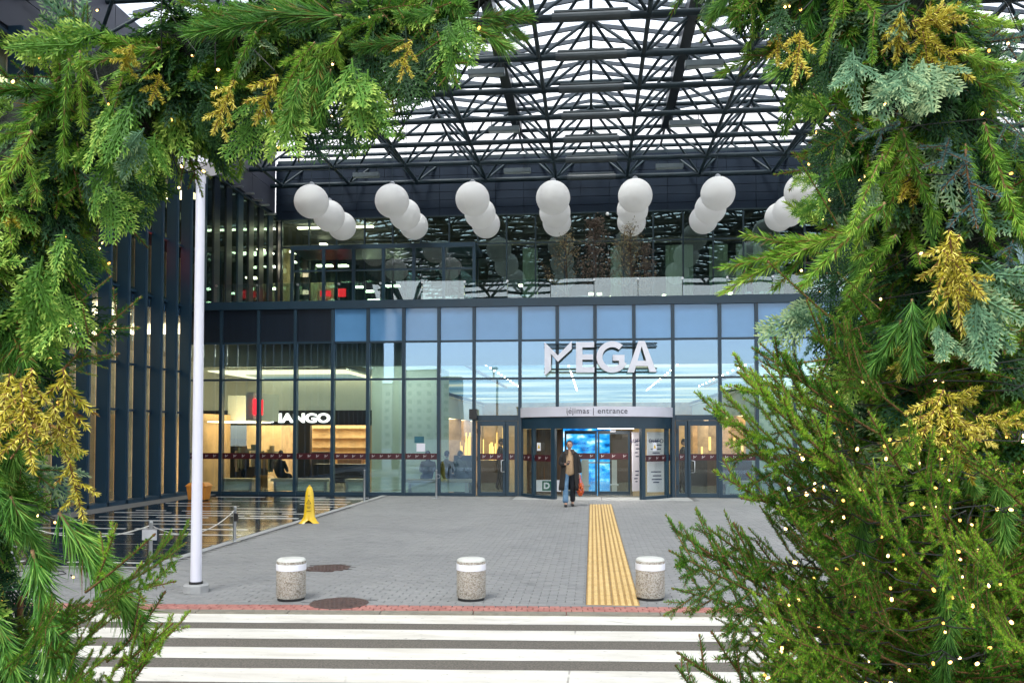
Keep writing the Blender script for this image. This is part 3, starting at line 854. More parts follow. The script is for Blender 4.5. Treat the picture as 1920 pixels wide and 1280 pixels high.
# ================================================================== ENTRANCE CANOPY (space frame)
ZL = onY(1112, 332, D2-.5).z
ZU = ZL + 1.55
sx = 2.8; sy = 2.17
Y0 = D2 - 0.5
canopy = thing('entrance_canopy', 'dark tubular space frame canopy with folded white glazing above the forecourt', 'canopy')
NX = range(-5, 6)
lx = [1.4 + sx*k for k in NX]           # lower nodes
ux = [sx*k for k in range(-5, 7)]       # upper nodes
lx = [x for x in lx if x > WX+.2]; ux = [x for x in ux if x > WX-.5]
nrow = 18
lys = [Y0 - sy*i for i in range(nrow)]; uys = [y + sy/2 for y in lys]
XL, XR = WX-.05, ux[-1]+1.4
for i, yv in enumerate(lys):
    strut('lower_chord', (XL, yv, ZL), (XR, yv, ZL), .088, STEEL, canopy, 14)
for i, yv in enumerate(uys):
    strut('upper_chord', (XL, yv, ZU), (XR, yv, ZU), .075, STEEL, canopy, 14)
for x in lx: strut('lower_chord', (x, lys[0], ZL), (x, lys[-1], ZL), .06, STEEL, canopy, 12)
for x in ux: strut('upper_chord', (x, uys[0], ZU), (x, uys[-1], ZU), .05, STEEL, canopy, 12)
rest = MB(); nd = 0
for i, yv in enumerate(lys):
    for x in lx:
        for dx in (-sx/2, sx/2):
            for dy in (-sy/2, sy/2):
                q = (x+dx, yv+dy, ZU)
                if q[0] < XL or q[0] > XR or q[1] > uys[0]+.1: continue
                if i < 8 and nd < 300 and -13 < x < 10.5:
                    strut('diagonal', (x, yv, ZL), q, .046, STEEL, canopy, 9); nd += 1
                else: rest.tube([(x, yv, ZL), q], .046, 6, False)
rest.build('diagonal_mass', STEEL, canopy, smooth=True, kind='stuff')
# node balls, splice sleeves
nb = MB().lathe([(.0,-.12),(.09,-.09),(.12,0),(.09,.09),(.0,.12)], 12, caps=False).build('node', STEEL, smooth=True); nbme = nb.data; bpy.data.objects.remove(nb)
for yv in lys[:8]:
    for x in lx: inst(nbme, 'node', canopy, Matrix.Translation((x, yv, ZL)))
GREYS = mat('grey_sleeve', (.045, .06, .065), .4, 0, .15, 3)
for yv in lys[:9]:
    MB().tube([(-.95, yv, ZL), (.95, yv, ZL)], .115, 12).box((-.9, yv-.05, ZL+.12), (.9, yv+.05, ZL+.17)).build('splice_sleeve', GREYS, canopy)
# folded roof: ridges over even upper nodes, box gutters in the valleys
ZRG, ZVL = ZU+.75, ZU+.33
def roof_z(x):
    t = (x/sx) % 2; t = t if t <= 1 else 2-t
    return ZRG + (ZVL-ZRG)*t
RY1, RY0 = Y0-1.3, lys[-1]-.6
BEAM = mat('valley_beam', (.010, .014, .020), .4, 0, .2, 2)
for x in ux:
    if round(x/sx) % 2: MB().box((x-.16, RY0, ZVL-.5), (x+.16, RY1, ZVL-.06)).build('valley_beam', BEAM, canopy)
PURL = mat('purlin_paint', (.022, .034, .048), .45, 0, .15, 3)
psp = .84
ny = int((RY1-RY0)/psp)
seg = [XL] + [x for x in ux if x > XL] + [XR]
ROOFG = bpy.data.materials.new('opal_roof_glass'); ROOFG.use_nodes = True
nt = ROOFG.node_tree; n_ = nt.nodes; n_.remove(n_['Principled BSDF'])
tr = n_.new('ShaderNodeBsdfTranslucent'); tr.inputs[0].default_value = (.93,.95,.97,1)
tp_ = n_.new('ShaderNodeBsdfTransparent'); tp_.inputs[0].default_value = (.9,.95,.97,1)
mxs = n_.new('ShaderNodeMixShader'); mxs.inputs[0].default_value = .3
gz = n_.new('ShaderNodeTexNoise'); gz.inputs['Scale'].default_value = .35
gg = n_.new('ShaderNodeNewGeometry'); nt.links.new(gg.outputs['Position'], gz.inputs['Vector'])
gr = n_.new('ShaderNodeMapRange'); gr.inputs['To Min'].default_value = .6; gr.inputs['To Max'].default_value = .8
nt.links.new(gz.outputs['Fac'], gr.inputs['Value']); nt.links.new(gr.outputs[0], mxs.inputs[0])
nt.links.new(tr.outputs[0], mxs.inputs[1]); nt.links.new(tp_.outputs[0], mxs.inputs[2]); nt.links.new(mxs.outputs[0], n_['Material Output'].inputs['Surface'])
prest = MB(); npn = 0
for k in range(ny+1):
    yv = RY1 - k*psp
    mb = MB()
    for a, b in zip(seg[:-1], seg[1:]):
        za, zb = roof_z(a), roof_z(b)
        mb.add([(a,yv-.035,za-.15),(b,yv-.035,zb-.15),(b,yv+.035,zb-.15),(a,yv+.035,za-.15),(a,yv-.035,za-.03),(b,yv-.035,zb-.03),(b,yv+.035,zb-.03),(a,yv+.035,za-.03)],
               [(0,3,2,1),(4,5,6,7),(0,1,5,4),(2,3,7,6)])
    mb.build('purlin', PURL, canopy)
    if k == ny: continue
    for a, b in zip(seg[:-1], seg[1:]):
        za, zb = roof_z(a), roof_z(b); y0, y1 = yv-psp+.012, yv-.012
        vs = [(a+.01,y0,za),(b-.01,y0,zb),(b-.01,y1,zb),(a+.01,y1,za)]
        if k < 21 and npn < 298:
            MB().add(vs, [(0,1,2,3)]).build('roof_pane', ROOFG, canopy); npn += 1
        else: prest.add(vs, [(0,1,2,3)])
prest.build('roof_pane_mass', ROOFG, canopy, kind='stuff')
MB().box((XL, RY0-.1, ZVL-.6), (XR, RY0, ZRG+.1)).build('edge_fascia', STEEL, canopy)
# front columns that carry the frame, out by the road
for x in (lx[0]+.3, lx[-1]):
    cc = MB().tube([(x, lys[-2], -.05), (x, lys[-2], 9.4)], .28, 20).build('column', STEEL, canopy, smooth=True)
    for dx in (-1.4, 1.4):
        for dy in (-1.08, 1.08):
            strut('column_branch', (x, lys[-2], 9.3), (x+dx, lys[-2]+dy, ZL), .11, STEEL, canopy)
# hung floodlights
FLH = mat('floodlight_housing', (.10,.13,.14), .4, 0, .1, 5)
flspots = [(1320, 108, 1), (912, 120, 1), (945, 233, 3), (1285, 222, 3), (1255, 311, 5), (970, 317, 5), (687, 320, 5), (1000, 108, 1)][:7]
wordsf = ['upper right of the ridge line', 'upper left beside the dark valley beam', 'left of the ridge on the fourth chord', 'right of the ridge on the fourth chord', 'right of the ridge on the sixth chord', 'left of the ridge on the sixth chord', 'farthest left near the wall']
for (px, py, r), wd in zip(flspots, wordsf):
    yv = lys[6-r] if r < 6 else lys[1]
    c = onY(px, py, yv); zc = ZL-.33
    f = thing('floodlight', 'flat grey floodlight hung under the canopy, '+wd, 'floodlight', (c.x, yv, zc), group='floodlights under the canopy')
    MB().box((-.5,-.12,-.09),(.5,.12,.06)).build('housing', FLH, f)
    MB().box((-.46,-.09,-.102),(.46,.09,-.092)).build('lens', mat('pale_lens', (.35,.4,.4), .15), f)
    for s in (-.4, .4): MB().box((s-.015,-.015,.06),(s+.015,.015,.34)).build('hanger', STEEL, f)
# ================================================================== ENTRANCE: revolving door, side doors, sign
dx0, dx1 = EX[9]+.02, EX[13]-.02
DCX, DR = (dx0+dx1)/2, (dx1-dx0)/2/math.sin(math.radians(68))
DCY = D + DR*math.cos(math.radians(68)) + .03         # drum centre: the front third stands proud of the facade
DA = math.radians(68)
drum = thing('revolving_door', 'wide drum revolving door with curved white entrance fascia and posters', 'revolving door', (DCX, DCY, 0))
def arc(a): return Vector((DR*math.sin(a), -DR*math.cos(a), 0))
def arc_wall(name, m, a0, a1, z0, z1, r=DR, th=.04, n=20, parent=drum):
    mb = MB(); vs = []
    for i in range(n+1):
        a = a0+(a1-a0)*i/n
        for rr in (r, r-th):
            for z in (z0, z1): vs.append((rr*math.sin(a), -rr*math.cos(a), z))
    fs = []
    for i in range(n):
        o, p = 4*i, 4*i+4
        fs += [(o,p,p+1,o+1),(o+2,o+3,p+3,p+2),(o+1,p+1,p+3,o+3),(o,o+2,p+2,p)]
    fs += [(0,1,3,2),(4*n,4*n+2,4*n+3,4*n+1)]
    return smooth_angle(mb.add(vs, fs).build(name, m, parent), 30)
FASC = mat('white_fascia', (.66,.65,.72), .45, 0, .04, 2)
zb0, zb1, zb2 = onY(1118, 803, D-1.3).z, onY(1118, 780.5, D-1.3).z, onY(1118, 762, D-1.3).z
arc_wall('fascia', FASC, -DA, DA, zb1, zb2, DR+.04, .1, 40)
arc_wall('header', FRAMEM, -DA, DA, zb0, zb1-.004, DR, .12, 40)
mb = MB(); vs = [Vector((0, -.2, zb2-.03))] + [arc(-DA+2*DA*i/40)+Vector((0,0,zb2-.03)) for i in range(41)]
mb.add(vs, [(0, i+1, i+2) for i in range(40)]).build('drum_roof', FRAMEM, drum)
# curved lettering
INK = mat('grey_lettering', (.07,.07,.085), .5)
lt = text_mesh('iejimas | entrance', .235, .006, INK, 0.0, spacing=1.08)
# the dot over the e and the tail under the first letter
def accent(me, boxes):
    bm = bmesh.new(); bm.from_mesh(me)
    for x, y_, w_, h_ in boxes:
        vs = [bm.verts.new((x+sx_*w_/2, y_+sy_*h_/2, .003)) for sx_, sy_ in ((-1,-1),(1,-1),(1,1),(-1,1))]
        bm.faces.new(vs)
    bm.to_mesh(me); bm.free()
xl = min(v.co.x for v in lt.vertices)
accent(lt, [(xl+.030, -.028, .022, .04), (xl+.125, .165, .024, .024)])
aoff = math.radians(0.5)
for v in lt.vertices:
    a = v.co.x/(DR+.05) + aoff
    z = zb1 + .085 + v.co.y; rr = DR + .046 + v.co.z
    v.co = (rr*math.sin(a), -rr*math.cos(a), z)
inst(lt, 'lettering', drum)
def angx(px):                                        # drum angle seen at a photo column
    best = min((abs((lambda q: onY(px, 860, DCY+q.y).x - DCX - q.x)(arc(math.radians(k/4)))), k/4) for k in range(-280, 281))
    return math.radians(best[1])
posts = [angx(p) for p in (999, 1037, 1183, 1206, 1253)]
for pxx in (999, 1037.5, 1206, 1252):
    a = angx(pxx); M = Matrix.Translation(arc(a)*.985) @ Matrix.Rotation(a, 4, 'Z')
    w_ = .13 if pxx in (1037.5, 1206) else .08
    MB().obox(M @ Matrix.Translation((0,0,zb0/2)), w_, .12, zb0).build('post', FRAMEM, drum)
for s in (-1, 1):
    M = Matrix.Translation(arc(s*DA)) @ Matrix.Rotation(s*DA, 4, 'Z')
    MB().obox(M @ Matrix.Translation((0,0,zb2/2-.02)), .16, .12, zb2-.06).build('post', FRAMEM, drum)
aL, aM, aR1, aR2 = -DA, angx(1037.5), angx(1206), DA
arc_wall('curved_glass', GLASSD, aL+.03, aM-.03, .10, zb0, DR-.05, .02)
arc_wall('curved_glass', GLASSD, aR1+.03, aR2-.03, .10, zb0, DR-.05, .02)
arc_wall('plinth', FRAMEM, aL, aM, 0.0, .10, DR, .10)
arc_wall('plinth', FRAMEM, aR1, aR2, 0.0, .10, DR, .10)
# maroon film on the curved glass
for a0, a1, n in ((aL+.05, aM-.05, 5), (aR1+.05, aR2-.05, 4)):
    f = arc_wall('window_film', FILM, a0, a1, ZF0-.02, ZF1-.02, DR-.04, .003, 20)
    for k in range(n):
        a = a0+(a1-a0)*(k+.5)/n
        inst(mkme, 'print_mark', f, Matrix.Translation(arc(a)*((DR-.03)/DR)+Vector((0,0,(ZF0+ZF1)/2-.02))) @ Matrix.Rotation(a, 4, 'Z'))
# sliding leaves across the middle of the drum
LY = -.15
lv = [onY(p, 870, DCY+LY).x - DCX for p in (1058, 1120, 1182)]
for a, b in ((lv[0], lv[1]), (lv[1], lv[2])):
    lf = MB().box((a+.01, LY-.03, .0), (a+.07, LY+.03, zb0-.05)).box((b-.07, LY-.03, 0), (b-.01, LY+.03, zb0-.05)).box((a+.07, LY-.03, 0), (b-.07, LY+.03, .12)).box((a+.07, LY-.03, zb0-.16), (b-.07, LY+.03, zb0-.05)).build('door_leaf', FRAMEM, drum)
    MB().box((a+.07, LY-.008, .12), (b-.07, LY+.008, zb0-.16)).build('door_pane', GLASSD, lf)
    f = MB().box((a+.07, LY-.014, ZF0), (b-.07, LY-.010, ZF1)).build('window_film', FILM, lf)
for k in range(6):
    inst(mkme, 'print_mark', drum, Matrix.Translation((lv[0]+(lv[2]-lv[0])*(k+.5)/6, LY-.022, (ZF0+ZF1)/2)))
# white poster panels in the right quarter, blue-black print
POST = mat('poster_paper', (.86,.80,.86), .55, 0, .03, 2)
BLUEI = mat('navy_ink', (.02,.02,.10), .5)
def poster(px0, px1, yy, ang, parent=drum):
    x0, x1 = onY(px0, 870, DCY+yy).x-DCX, onY(px1, 870, DCY+yy).x-DCX
    w_ = x1-x0
    M = Matrix.Translation(((x0+x1)/2, yy, 0)) @ Matrix.Rotation(ang, 4, 'Z')
    z0, z1 = .16, zb0-.10
    p = MB().obox(M @ Matrix.Translation((0,0,(z0+z1)/2)), w_/math.cos(ang), .02, z1-z0).build('poster_panel', POST, parent)
    t = text_mesh('euro', .26, .003, BLUEI, .0)
    inst(t, 'poster_title', p, M @ Matrix.Translation((0, -.014, z1-.33)) @ FACE_CAM)
    for k, (zz_, ww) in enumerate(((1.72,.5),(1.6,.42),(1.48,.5),(1.36,.36),(1.24,.46),(.78,.5),(.66,.42),(.55,.5),(.46,.3))):
        MB().obox(M @ Matrix.Translation((random.uniform(-.02,.06), -.0135, zz_*zb0/2.1)), w_*ww*1.2, .002, .032).build('poster_line', BLUEI, p)
    return p
poster(1213, 1247, -.95, math.radians(18))
poster(1185, 1200, -.55, math.radians(40))
# low white panel with green badge in the left quarter
GREENB = mat('green_badge', (.005,.12,.07), .4)
a0, a1 = angx(1000), angx(1052)
x0, x1 = onY(1000, 915, DCY-.75).x-DCX, onY(1052, 915, DCY-.75).x-DCX
lp = MB().box((x0, -.77, .14), (x1, -.75, .50)).build('low_panel', WHITEP, drum)
gx = onY(1025, 915, DCY-.77).x-DCX
gb = MB().box((gx-.14, -.776, .17), (gx+.14, -.772, .47)).build('badge', GREENB, lp)
inst(text_mesh('D', .26, .003, WHITEP, .012), 'badge_letter', gb, Matrix.Translation((gx, -.780, .235)) @ FACE_CAM)
# warning stickers on the drum glass
YEL = mat('yellow_print', (.75,.50,.03), .5)
for pxx in (1011.5, 1226.5):
    a = angx(pxx); zc = onY(pxx, 837, D-.9).z
    M = Matrix.Translation(arc(a)*1.01 + Vector((0,0,zc))) @ Matrix.Rotation(a, 4, 'Z')
    s = MB().obox(M, .16, .004, .24).build('warning_sticker', WHITEP, drum)
    MB().prism([(-.055,-.05),(.055,-.05),(0,.07)], M @ Matrix.Translation((0,-.006,0)), .003).build('warning_triangle', YEL, s)
# door closer box above
MB().box((onY(1149,802,DCY+LY).x-DCX-.09, LY-.12, zb0-.1), (onY(1149,802,DCY+LY).x-DCX+.09, LY-.04, zb0-.03)).build('sensor', WHITEP, drum)
MB().box((-DR*.9, -.1, zb0+.02), (DR*.9, DR*.4, zb0+.05)).build('drum_ceiling', BLACKM, drum)
MB().lathe([(0,zb0+.002),(.55,zb0+.002),(.55,zb0+.018),(0,zb0+.018)], 24, (.6,-1.3,0), False).build('drum_fill', emit('drum_fill_glow', (1.0,.95,.90), 6.0), drum)  # added glow disc, hardly visible, that brightens the drum and its posters
MB().box((lv[0]-1.25, .55, .02), (lv[0]-.1, .62, zb0)).build('rear_panel', mat('brown_wood_panel', (.11,.055,.025), .4, 0, .3, 3, stretch=(4,4,.4)), drum)

def side_door(name, label, x0, x1, main0, main1, nar0, nar1, handle, hs):
    t = thing(name, label, 'door', ((x0+x1)/2, D, 0))
    o = Vector(((x0+x1)/2, D, 0))
    MB().box((x0, D-.05, ZD-.12), (x1, D+.06, ZD+.045)).build('head_frame', FRAMEM, t, o)
    for (a, b, nm) in ((main0, main1, 'door_leaf'), (nar0, nar1, 'narrow_leaf')):
        f = MB()
        st = .10
        lo, hi = (a-st, b+st)
        f.box((lo, D-.045, .01), (a, D+.03, ZD-.125)); f.box((b, D-.045, .01), (hi, D+.03, ZD-.125))
        f.box((a, D-.045, .01), (b, D+.03, .13)); f.box((a, D-.045, ZD-.28), (b, D+.03, ZD-.125))
        lf = f.build(nm, FRAMEM, t, o)
        MB().box((a, D-.012, .13), (b, D+.004, ZD-.28)).build('door_pane', GLASSD, lf, o)
        f = MB().box((a, D-.02, ZF0), (b, D-.016, ZF1)).build('window_film', FILM, lf, o)
        n = 3 if b-a > .5 else 1
        for k in range(n): inst(mkme, 'print_mark', f, Matrix.Translation((a+(b-a)*(k+.5)/n-o.x, -.026, (ZF0+ZF1)/2)))
    zh = onY(940, 873, D).z
    MB().tube([(handle, D-.04, zh-.19), (handle+hs*.02, D-.12, zh-.18), (handle+hs*.09, D-.12, zh-.17), (handle+hs*.09, D-.12, zh+.17), (handle+hs*.02, D-.12, zh+.18), (handle, D-.04, zh+.19)], .018, 8).build('handle', METAL, t, o, smooth=True)
    for zz_ in (.25, 1.1, 1.95): MB().box((x0+.03, D-.075, zz_), (x0+.07, D-.05, zz_+.14)).build('hinge', BLACKM, t, o)
    return t
def X(p): return onY(p, 860, D).x
side_door('glass_door', 'slate framed glass door with bow handle left of the revolving door', EX[8]+MW+.01, EX[9]-MW-.01, X(901), X(943), X(954), X(965), X(946), -1)
side_door('glass_door', 'slate framed glass door with bow handle right of the revolving door', EX[13]+MW+.01, EX[14]-MW-.01, X(1295), X(1343), X(1273), X(1284), X(1296), 1)
for pxx, w_ in ((889, 'left'), (1350, 'right')):
    xx = onY(pxx, 775, D).x; z0, z1 = onY(pxx, 786, D).z, onY(pxx, 767, D).z
    sb = MB().box((xx-.12, D-.28, z0), (xx+.12, D-.071, z1)).build('speaker_box', BLACKM, org=(xx, D-.15, z0))
    tag(sb, 'small black box fixed on the mullion by the %s hand door' % w_, 'speaker')

# sign over the entrance
SIGNF = mat('sign_face_grey', (.78,.78,.84), .45, 0, .04, 3)
SIGNS = mat('sign_side_dark', (.04,.05,.07), .4)
SY = D - .42
sign = thing('wall_sign', 'large pale grey four letter sign on rails over the entrance', 'sign', (onY(1120, 700, SY).x, SY, onY(1120, 700, SY).z))
so = sign.location.copy()
def sp2(px, py):
    q = onY(px, py, SY); return (q.x-so.x, q.z-so.z)
def letter(polys, step=0.0):
    mb = MB()
    for ip, poly in enumerate(polys):
        n = len(poly)
        yo = -.003*max(0, ip-len(polys)+3)*step
        vs = [(x, yo, z) for x, z in poly] + [(x, .16, z) for x, z in poly]
        mb.mi = 0; mb.add(vs, [tuple(range(n))])
        mb.mi = 1; mb.add(vs, [tuple(range(2*n-1, n-1, -1))] + [((i+1) % n, i, n+i, n+(i+1) % n) for i in range(n)])
    ob = mb.build('letter', [SIGNF, SIGNS], sign)
    bm = bmesh.new(); bm.from_mesh(ob.data); bmesh.ops.recalc_face_normals(bm, faces=bm.faces); bm.to_mesh(ob.data); bm.free()
    return ob
def L(pts): return [sp2(*p) for p in pts]
letter([L([(1021,641),(1046,666),(1072,639),(1072,654),(1046,678),(1033,663),(1033,693),(1023,703),(1021,703)][::-1])])
letter([L([(1080,641),(1114,641),(1114,651),(1092,651),(1092,698),(1080,698)][::-1]), L([(1092,664),(1112,664),(1112,674),(1092,674)][::-1]), L([(1092,688),(1114.5,688),(1114.5,698),(1092,698)][::-1])])
cxg, cyg, ro, ri_ = 1148, 669, 29.5, 18.5
ag = [math.radians(a) for a in range(-48, -348, -12)]
outer = [(cxg+ro*math.cos(a), cyg+ro*math.sin(a)) for a in ag]; inner = [(cxg+ri_*math.cos(a), cyg+ri_*math.sin(a)) for a in ag]
letter([L([outer[i], outer[i+1], inner[i+1], inner[i]]) for i in range(len(ag)-1)] + [L([(1149,665),(1171,665),(1171,676),(1149,676)][::-1]), L([(1160.5,676),(1171,676),(1171,686),(1160.5,690)][::-1])], 1)
letter([L([(1197,639),(1206,639),(1189,698),(1176,698)][::-1]), L([(1200,639),(1209,639),(1231,697),(1218,697)][::-1]), L([(1192,676),(1213,676),(1216,686),(1189,686)][::-1])], 1)
for py in (647, 694):
    a, b = sp2(1019, py), sp2(1233, py)
    for dz in (-.05, .05):
        MB().box((a[0], .18, a[1]+dz-.018), (b[0], .22, a[1]+dz+.018)).build('rail', STEEL, sign)
for pxx in (1045, 1116, 1189):
    a, b = sp2(pxx, 647), sp2(pxx, 694)
    for q in (a, b): MB().box((q[0]-.03, .22, q[1]-.05), (q[0]+.03, .38, q[1]+.05)).build('bracket', STEEL, sign)

# shop signs inside
LETW = emit('lit_white_letters', (1.0, .97, .92), 1.6)
mg = text_mesh('MANGO', .56, .05, LETW, .020, spacing=.98)
xs = [v.co.x for v in mg.vertices]; ww = max(xs)-min(xs)
xa, xb = onY(507, 783, MY).x, onY(619, 783, MY).x
sc = (xb-xa)/ww
msn = inst(mg, 'shop_sign', None, Matrix.Translation(((xa+xb)/2, MY-.04, (mz0+mz1)/2-.17)) @ FACE_CAM @ Matrix.Diagonal((sc, .86, 1, 1)))
tag(msn, 'lit white lettering on the black shop fascia inside', 'shop sign')
hm = text_mesh('H&M', .80, .06, REDL, .03, spacing=.9)
hx = onX(481, 762, FX+.04)
hms = inst(hm, 'shop_sign', None, Matrix.Translation((FX+.05, onX(481, 770, FX).y, onX(481, 776, FX).z)) @ Matrix.Rotation(PI/2, 4, 'Z') @ FACE_CAM @ Matrix.Diagonal((.45,.85,1,1)))
tag(hms, 'red lettering on the long pale shop fascia inside at the left', 'shop sign')
# blue display screen and cooler in the hall
SCR = emit('blue_screen_picture', (.005,.05,.22), 0.6, [(.01,.22,.62),(.05,.42,.85),(.65,.85,1.0)], 2.2, stretch=(1,1,1.6))
sY = D+9
a, b = onY(1056, 803, sY), onY(1146, 866, sY)
scr = thing('display_screen', 'large glowing blue display screen seen through the revolving door', 'screen', (a.x, sY, b.z))
o = Vector((a.x, sY, b.z))
MB().box((a.x, sY, b.z), (b.x, sY+.02, a.z)).build('picture', SCR, scr, o)
MB().box((a.x-.06, sY+.02, b.z-.06), (b.x+.06, sY+.15, a.z+.06)).build('housing', BLACKM, scr, o)
MB().box((a.x+.5, sY+.05, .02), (b.x-.5, sY+.12, b.z-.06)).build('stand', BLACKM, scr, o)
a, b = onY(1085, 868, sY-.4), onY(1146, 912, sY-.4)
ck = thing('display_counter', 'bright blue and white counter below the glowing screen', 'counter', (a.x, sY-.4, 0))
o = Vector((a.x, sY-.4, 0))
MB().box((a.x, sY-.4, .02), (b.x, sY-.1, a.z)).build('front', SCR, ck, o)
MB().box((a.x-.05, sY-.45, a.z), (b.x+.05, sY-.05, a.z+.05)).build('worktop', WHITEP, ck, o)
for (px0, px1, py0, py1, yv, lb) in ((1147, 1157, 862, 920, D+6, 'narrow white standing panel beside the blue counter inside'), (1090, 1104, 861, 925, D+5.5, 'pale grey standing panel in front of the blue counter inside')):
    a, b = onY(px0, py0, yv), onY(px1, py1, yv)
    s = MB().box((a.x, yv, .02), (b.x, yv+.08, a.z)).box((a.x-.05, yv-.1, .02), (b.x+.05, yv+.18, .05)).build('standing_panel', WHITEP, org=(a.x, yv, .02))
    tag(s, lb, 'panel')

# notice sheets on the facade glass
for (px0, py0, px1, py1, m, lb) in ((777, 818, 795, 830, mat('teal_notice', (.02,.12,.16), .4), 'small dark teal notice taped to the facade glass'), (781, 831, 797, 846, WHITEP, 'white paper notice under the teal one on the glass')):
    a, b = onY(px0, py0, D-.014), onY(px1, py1, D-.014)
    s = MB().box((a.x, D-.018, b.z), (b.x, D-.014, a.z)).build('notice_sheet', m, org=(a.x, D-.016, b.z))
    tag(s, lb, 'notice')

# low white benches inside the glass
BENM = mat('bench_white', (.62,.72,.68), .5, 0, .05, 2)
for (p0, p1, lb) in ((418, 478, 'low pale bench inside the first wide bay by the orange bin'), (512, 620, 'low pale bench inside below the lit white shop name'), (650, 688, 'short pale bench inside left of the white wall block'),
                     (762, 884, 'long pale bench inside with seated people left of the door'), (1354, 1500, 'pale bench inside right of the right hand door')):
    xa, xb = onY(p0, 915, D+.9).x, onY(p1, 915, D+.9).x
    t = thing('bench', lb, 'bench', ((xa+xb)/2, D+.9, .02), group='benches inside the glass front')
    w_ = (xb-xa)/2
    MB().box((-w_, -.22, .36), (w_, .22, .45)).build('seat', mat('bench_top_wood', (.42,.38,.28), .5), t)
    MB().box((-w_*.92, -.15, .06), (w_*.92, -.10, .36)).build('front_panel', BENM, t)
    for s in (-1, 1): MB().box((s*w_*.86-.04, -.18, 0), (s*w_*.86+.04, .18, .36)).build('leg', METAL, t)

# ================================================================== FORECOURT THINGS
# hanging globes
BALL = bpy.data.materials.new('white_globe_vinyl'); BALL.use_nodes = True
b_ = BALL.node_tree.nodes['Principled BSDF']; b_.inputs['Base Color'].default_value = (.80,.80,.78,1); b_.inputs['Roughness'].default_value = .55
b_.inputs['Subsurface Weight'].default_value = .0
nzb = BALL.node_tree.nodes.new('ShaderNodeTexNoise'); nzb.inputs['Scale'].default_value = 1.5
gb_ = BALL.node_tree.nodes.new('ShaderNodeNewGeometry'); BALL.node_tree.links.new(gb_.outputs['Position'], nzb.inputs['Vector'])
mb_ = BALL.node_tree.nodes.new('ShaderNodeMix'); mb_.data_type = 'RGBA'; mb_.inputs['A'].default_value = (.94,.93,.90,1); mb_.inputs['B'].default_value = (.96,.96,.94,1)
tlb = BALL.node_tree.nodes.new('ShaderNodeBsdfTranslucent'); mxb = BALL.node_tree.nodes.new('ShaderNodeMixShader'); mxb.inputs[0].default_value = .4
BALL.node_tree.links.new(mb_.outputs['Result'], tlb.inputs[0]); BALL.node_tree.links.new(b_.outputs[0], mxb.inputs[1]); BALL.node_tree.links.new(tlb.outputs[0], mxb.inputs[2]); BALL.node_tree.links.new(mxb.outputs[0], BALL.node_tree.nodes['Material Output'].inputs['Surface'])
BALL.node_tree.links.new(nzb.outputs['Fac'], mb_.inputs['Factor']); BALL.node_tree.links.new(mb_.outputs['Result'], b_.inputs['Base Color'])
bm = bmesh.new(); bmesh.ops.create_uvsphere(bm, u_segments=40, v_segments=24, radius=1.0)
for f in bm.faces: f.smooth = True
ballme = bpy.data.meshes.new('globe_shell'); bm.to_mesh(ballme); bm.free(); ballme.materials.append(BALL)
cap = MB().lathe([(.0,-.02),(.09,-.02),(.09,.05),(.03,.09),(.0,.09)], 14, caps=False).build('cap', METAL); capme = cap.data; bpy.data.objects.remove(cap)
rows3 = [(27.2, 32.0, [(584,378),(735,377),(886,373.5),(1037,371),(1191,367),(1346,363),(1503,359)]),
         (29.9, 29.2, [(617,405),(759,402),(900,400),(1040.5,398),(1186,393),(1332,391),(1479,396)]),
         (32.3, 26.6, [(641,424),(776,423),(911,420),(1044,417),(1184,416),(1319,412),(1461,407)])]
colw = ['leftmost', 'second from left', 'third from left', 'middle', 'third from right', 'second from right', 'rightmost']
roww = ['front', 'middle', 'rear']
for (dep, rp_, pts), rw in zip(rows3, roww):
    R_ = rp_*dep/FPX
    for (px, py), cw_ in zip(pts, colw):
        c = at(px, py, dep)
        g_ = thing('hanging_globe', '%s white globe of the %s hanging row of three' % (rw, cw_), 'globe', c, group='white globes hung under the canopy')
        inst(ballme, 'shell', g_, Matrix.Rotation(random.uniform(0,6), 4, 'Z') @ Matrix.Diagonal((R_, R_, R_*random.uniform(.985,1.01), 1)))
        inst(capme, 'cap', g_, Matrix.Translation((0,0,R_*.99)))
        strut('suspension_wire', (0,0,R_), (0,0,ZL-c.z), .009, STEEL, g_, 5)
        MB().tube([(R_*1.001*math.cos(a_*PI/18), 0, R_*1.001*math.sin(a_*PI/18)) for a_ in range(37)], .004, 4, False).build('seam', BALL, g_).rotation_euler = (0, 0, random.uniform(0,3))
tiny = at(1139, 401, 33); tg = MB().lathe([(0,-.07),(.05,-.05),(.07,0),(.05,.05),(0,.07)], 14, tiny, False).build('wall_lamp', BALL, org=tiny, smooth=True)
tag(tg, 'tiny round white lamp under the graphite wall near the middle globes', 'lamp')

# concrete bollards
AGG = bpy.data.materials.new('exposed_aggregate'); AGG.use_nodes = True
nt = AGG.node_tree; n_ = nt.nodes; bs = n_['Principled BSDF']; bs.inputs['Roughness'].default_value = .85
vo = n_.new('ShaderNodeTexVoronoi'); vo.inputs['Scale'].default_value = 90
gm = n_.new('ShaderNodeNewGeometry'); nt.links.new(gm.outputs['Position'], vo.inputs['Vector'])
cr = n_.new('ShaderNodeValToRGB'); e = cr.color_ramp.elements
e[0].color = (.20,.17,.125,1); e[1].color = (.56,.52,.44,1); q = e.new(.3); q.color = (.38,.335,.265,1); q = e.new(.7); q.color = (.46,.43,.38,1)
sh = n_.new('ShaderNodeSeparateColor'); nt.links.new(vo.outputs['Color'], sh.inputs[0]); nt.links.new(sh.outputs[0], cr.inputs[0]); nt.links.new(cr.outputs[0], bs.inputs['Base Color'])
bp = n_.new('ShaderNodeBump'); bp.inputs['Strength'].default_value = .9; bp.inputs['Distance'].default_value = .006; bp.invert = True
nt.links.new(vo.outputs['Distance'], bp.inputs['Height']); nt.links.new(bp.outputs[0], bs.inputs['Normal'])
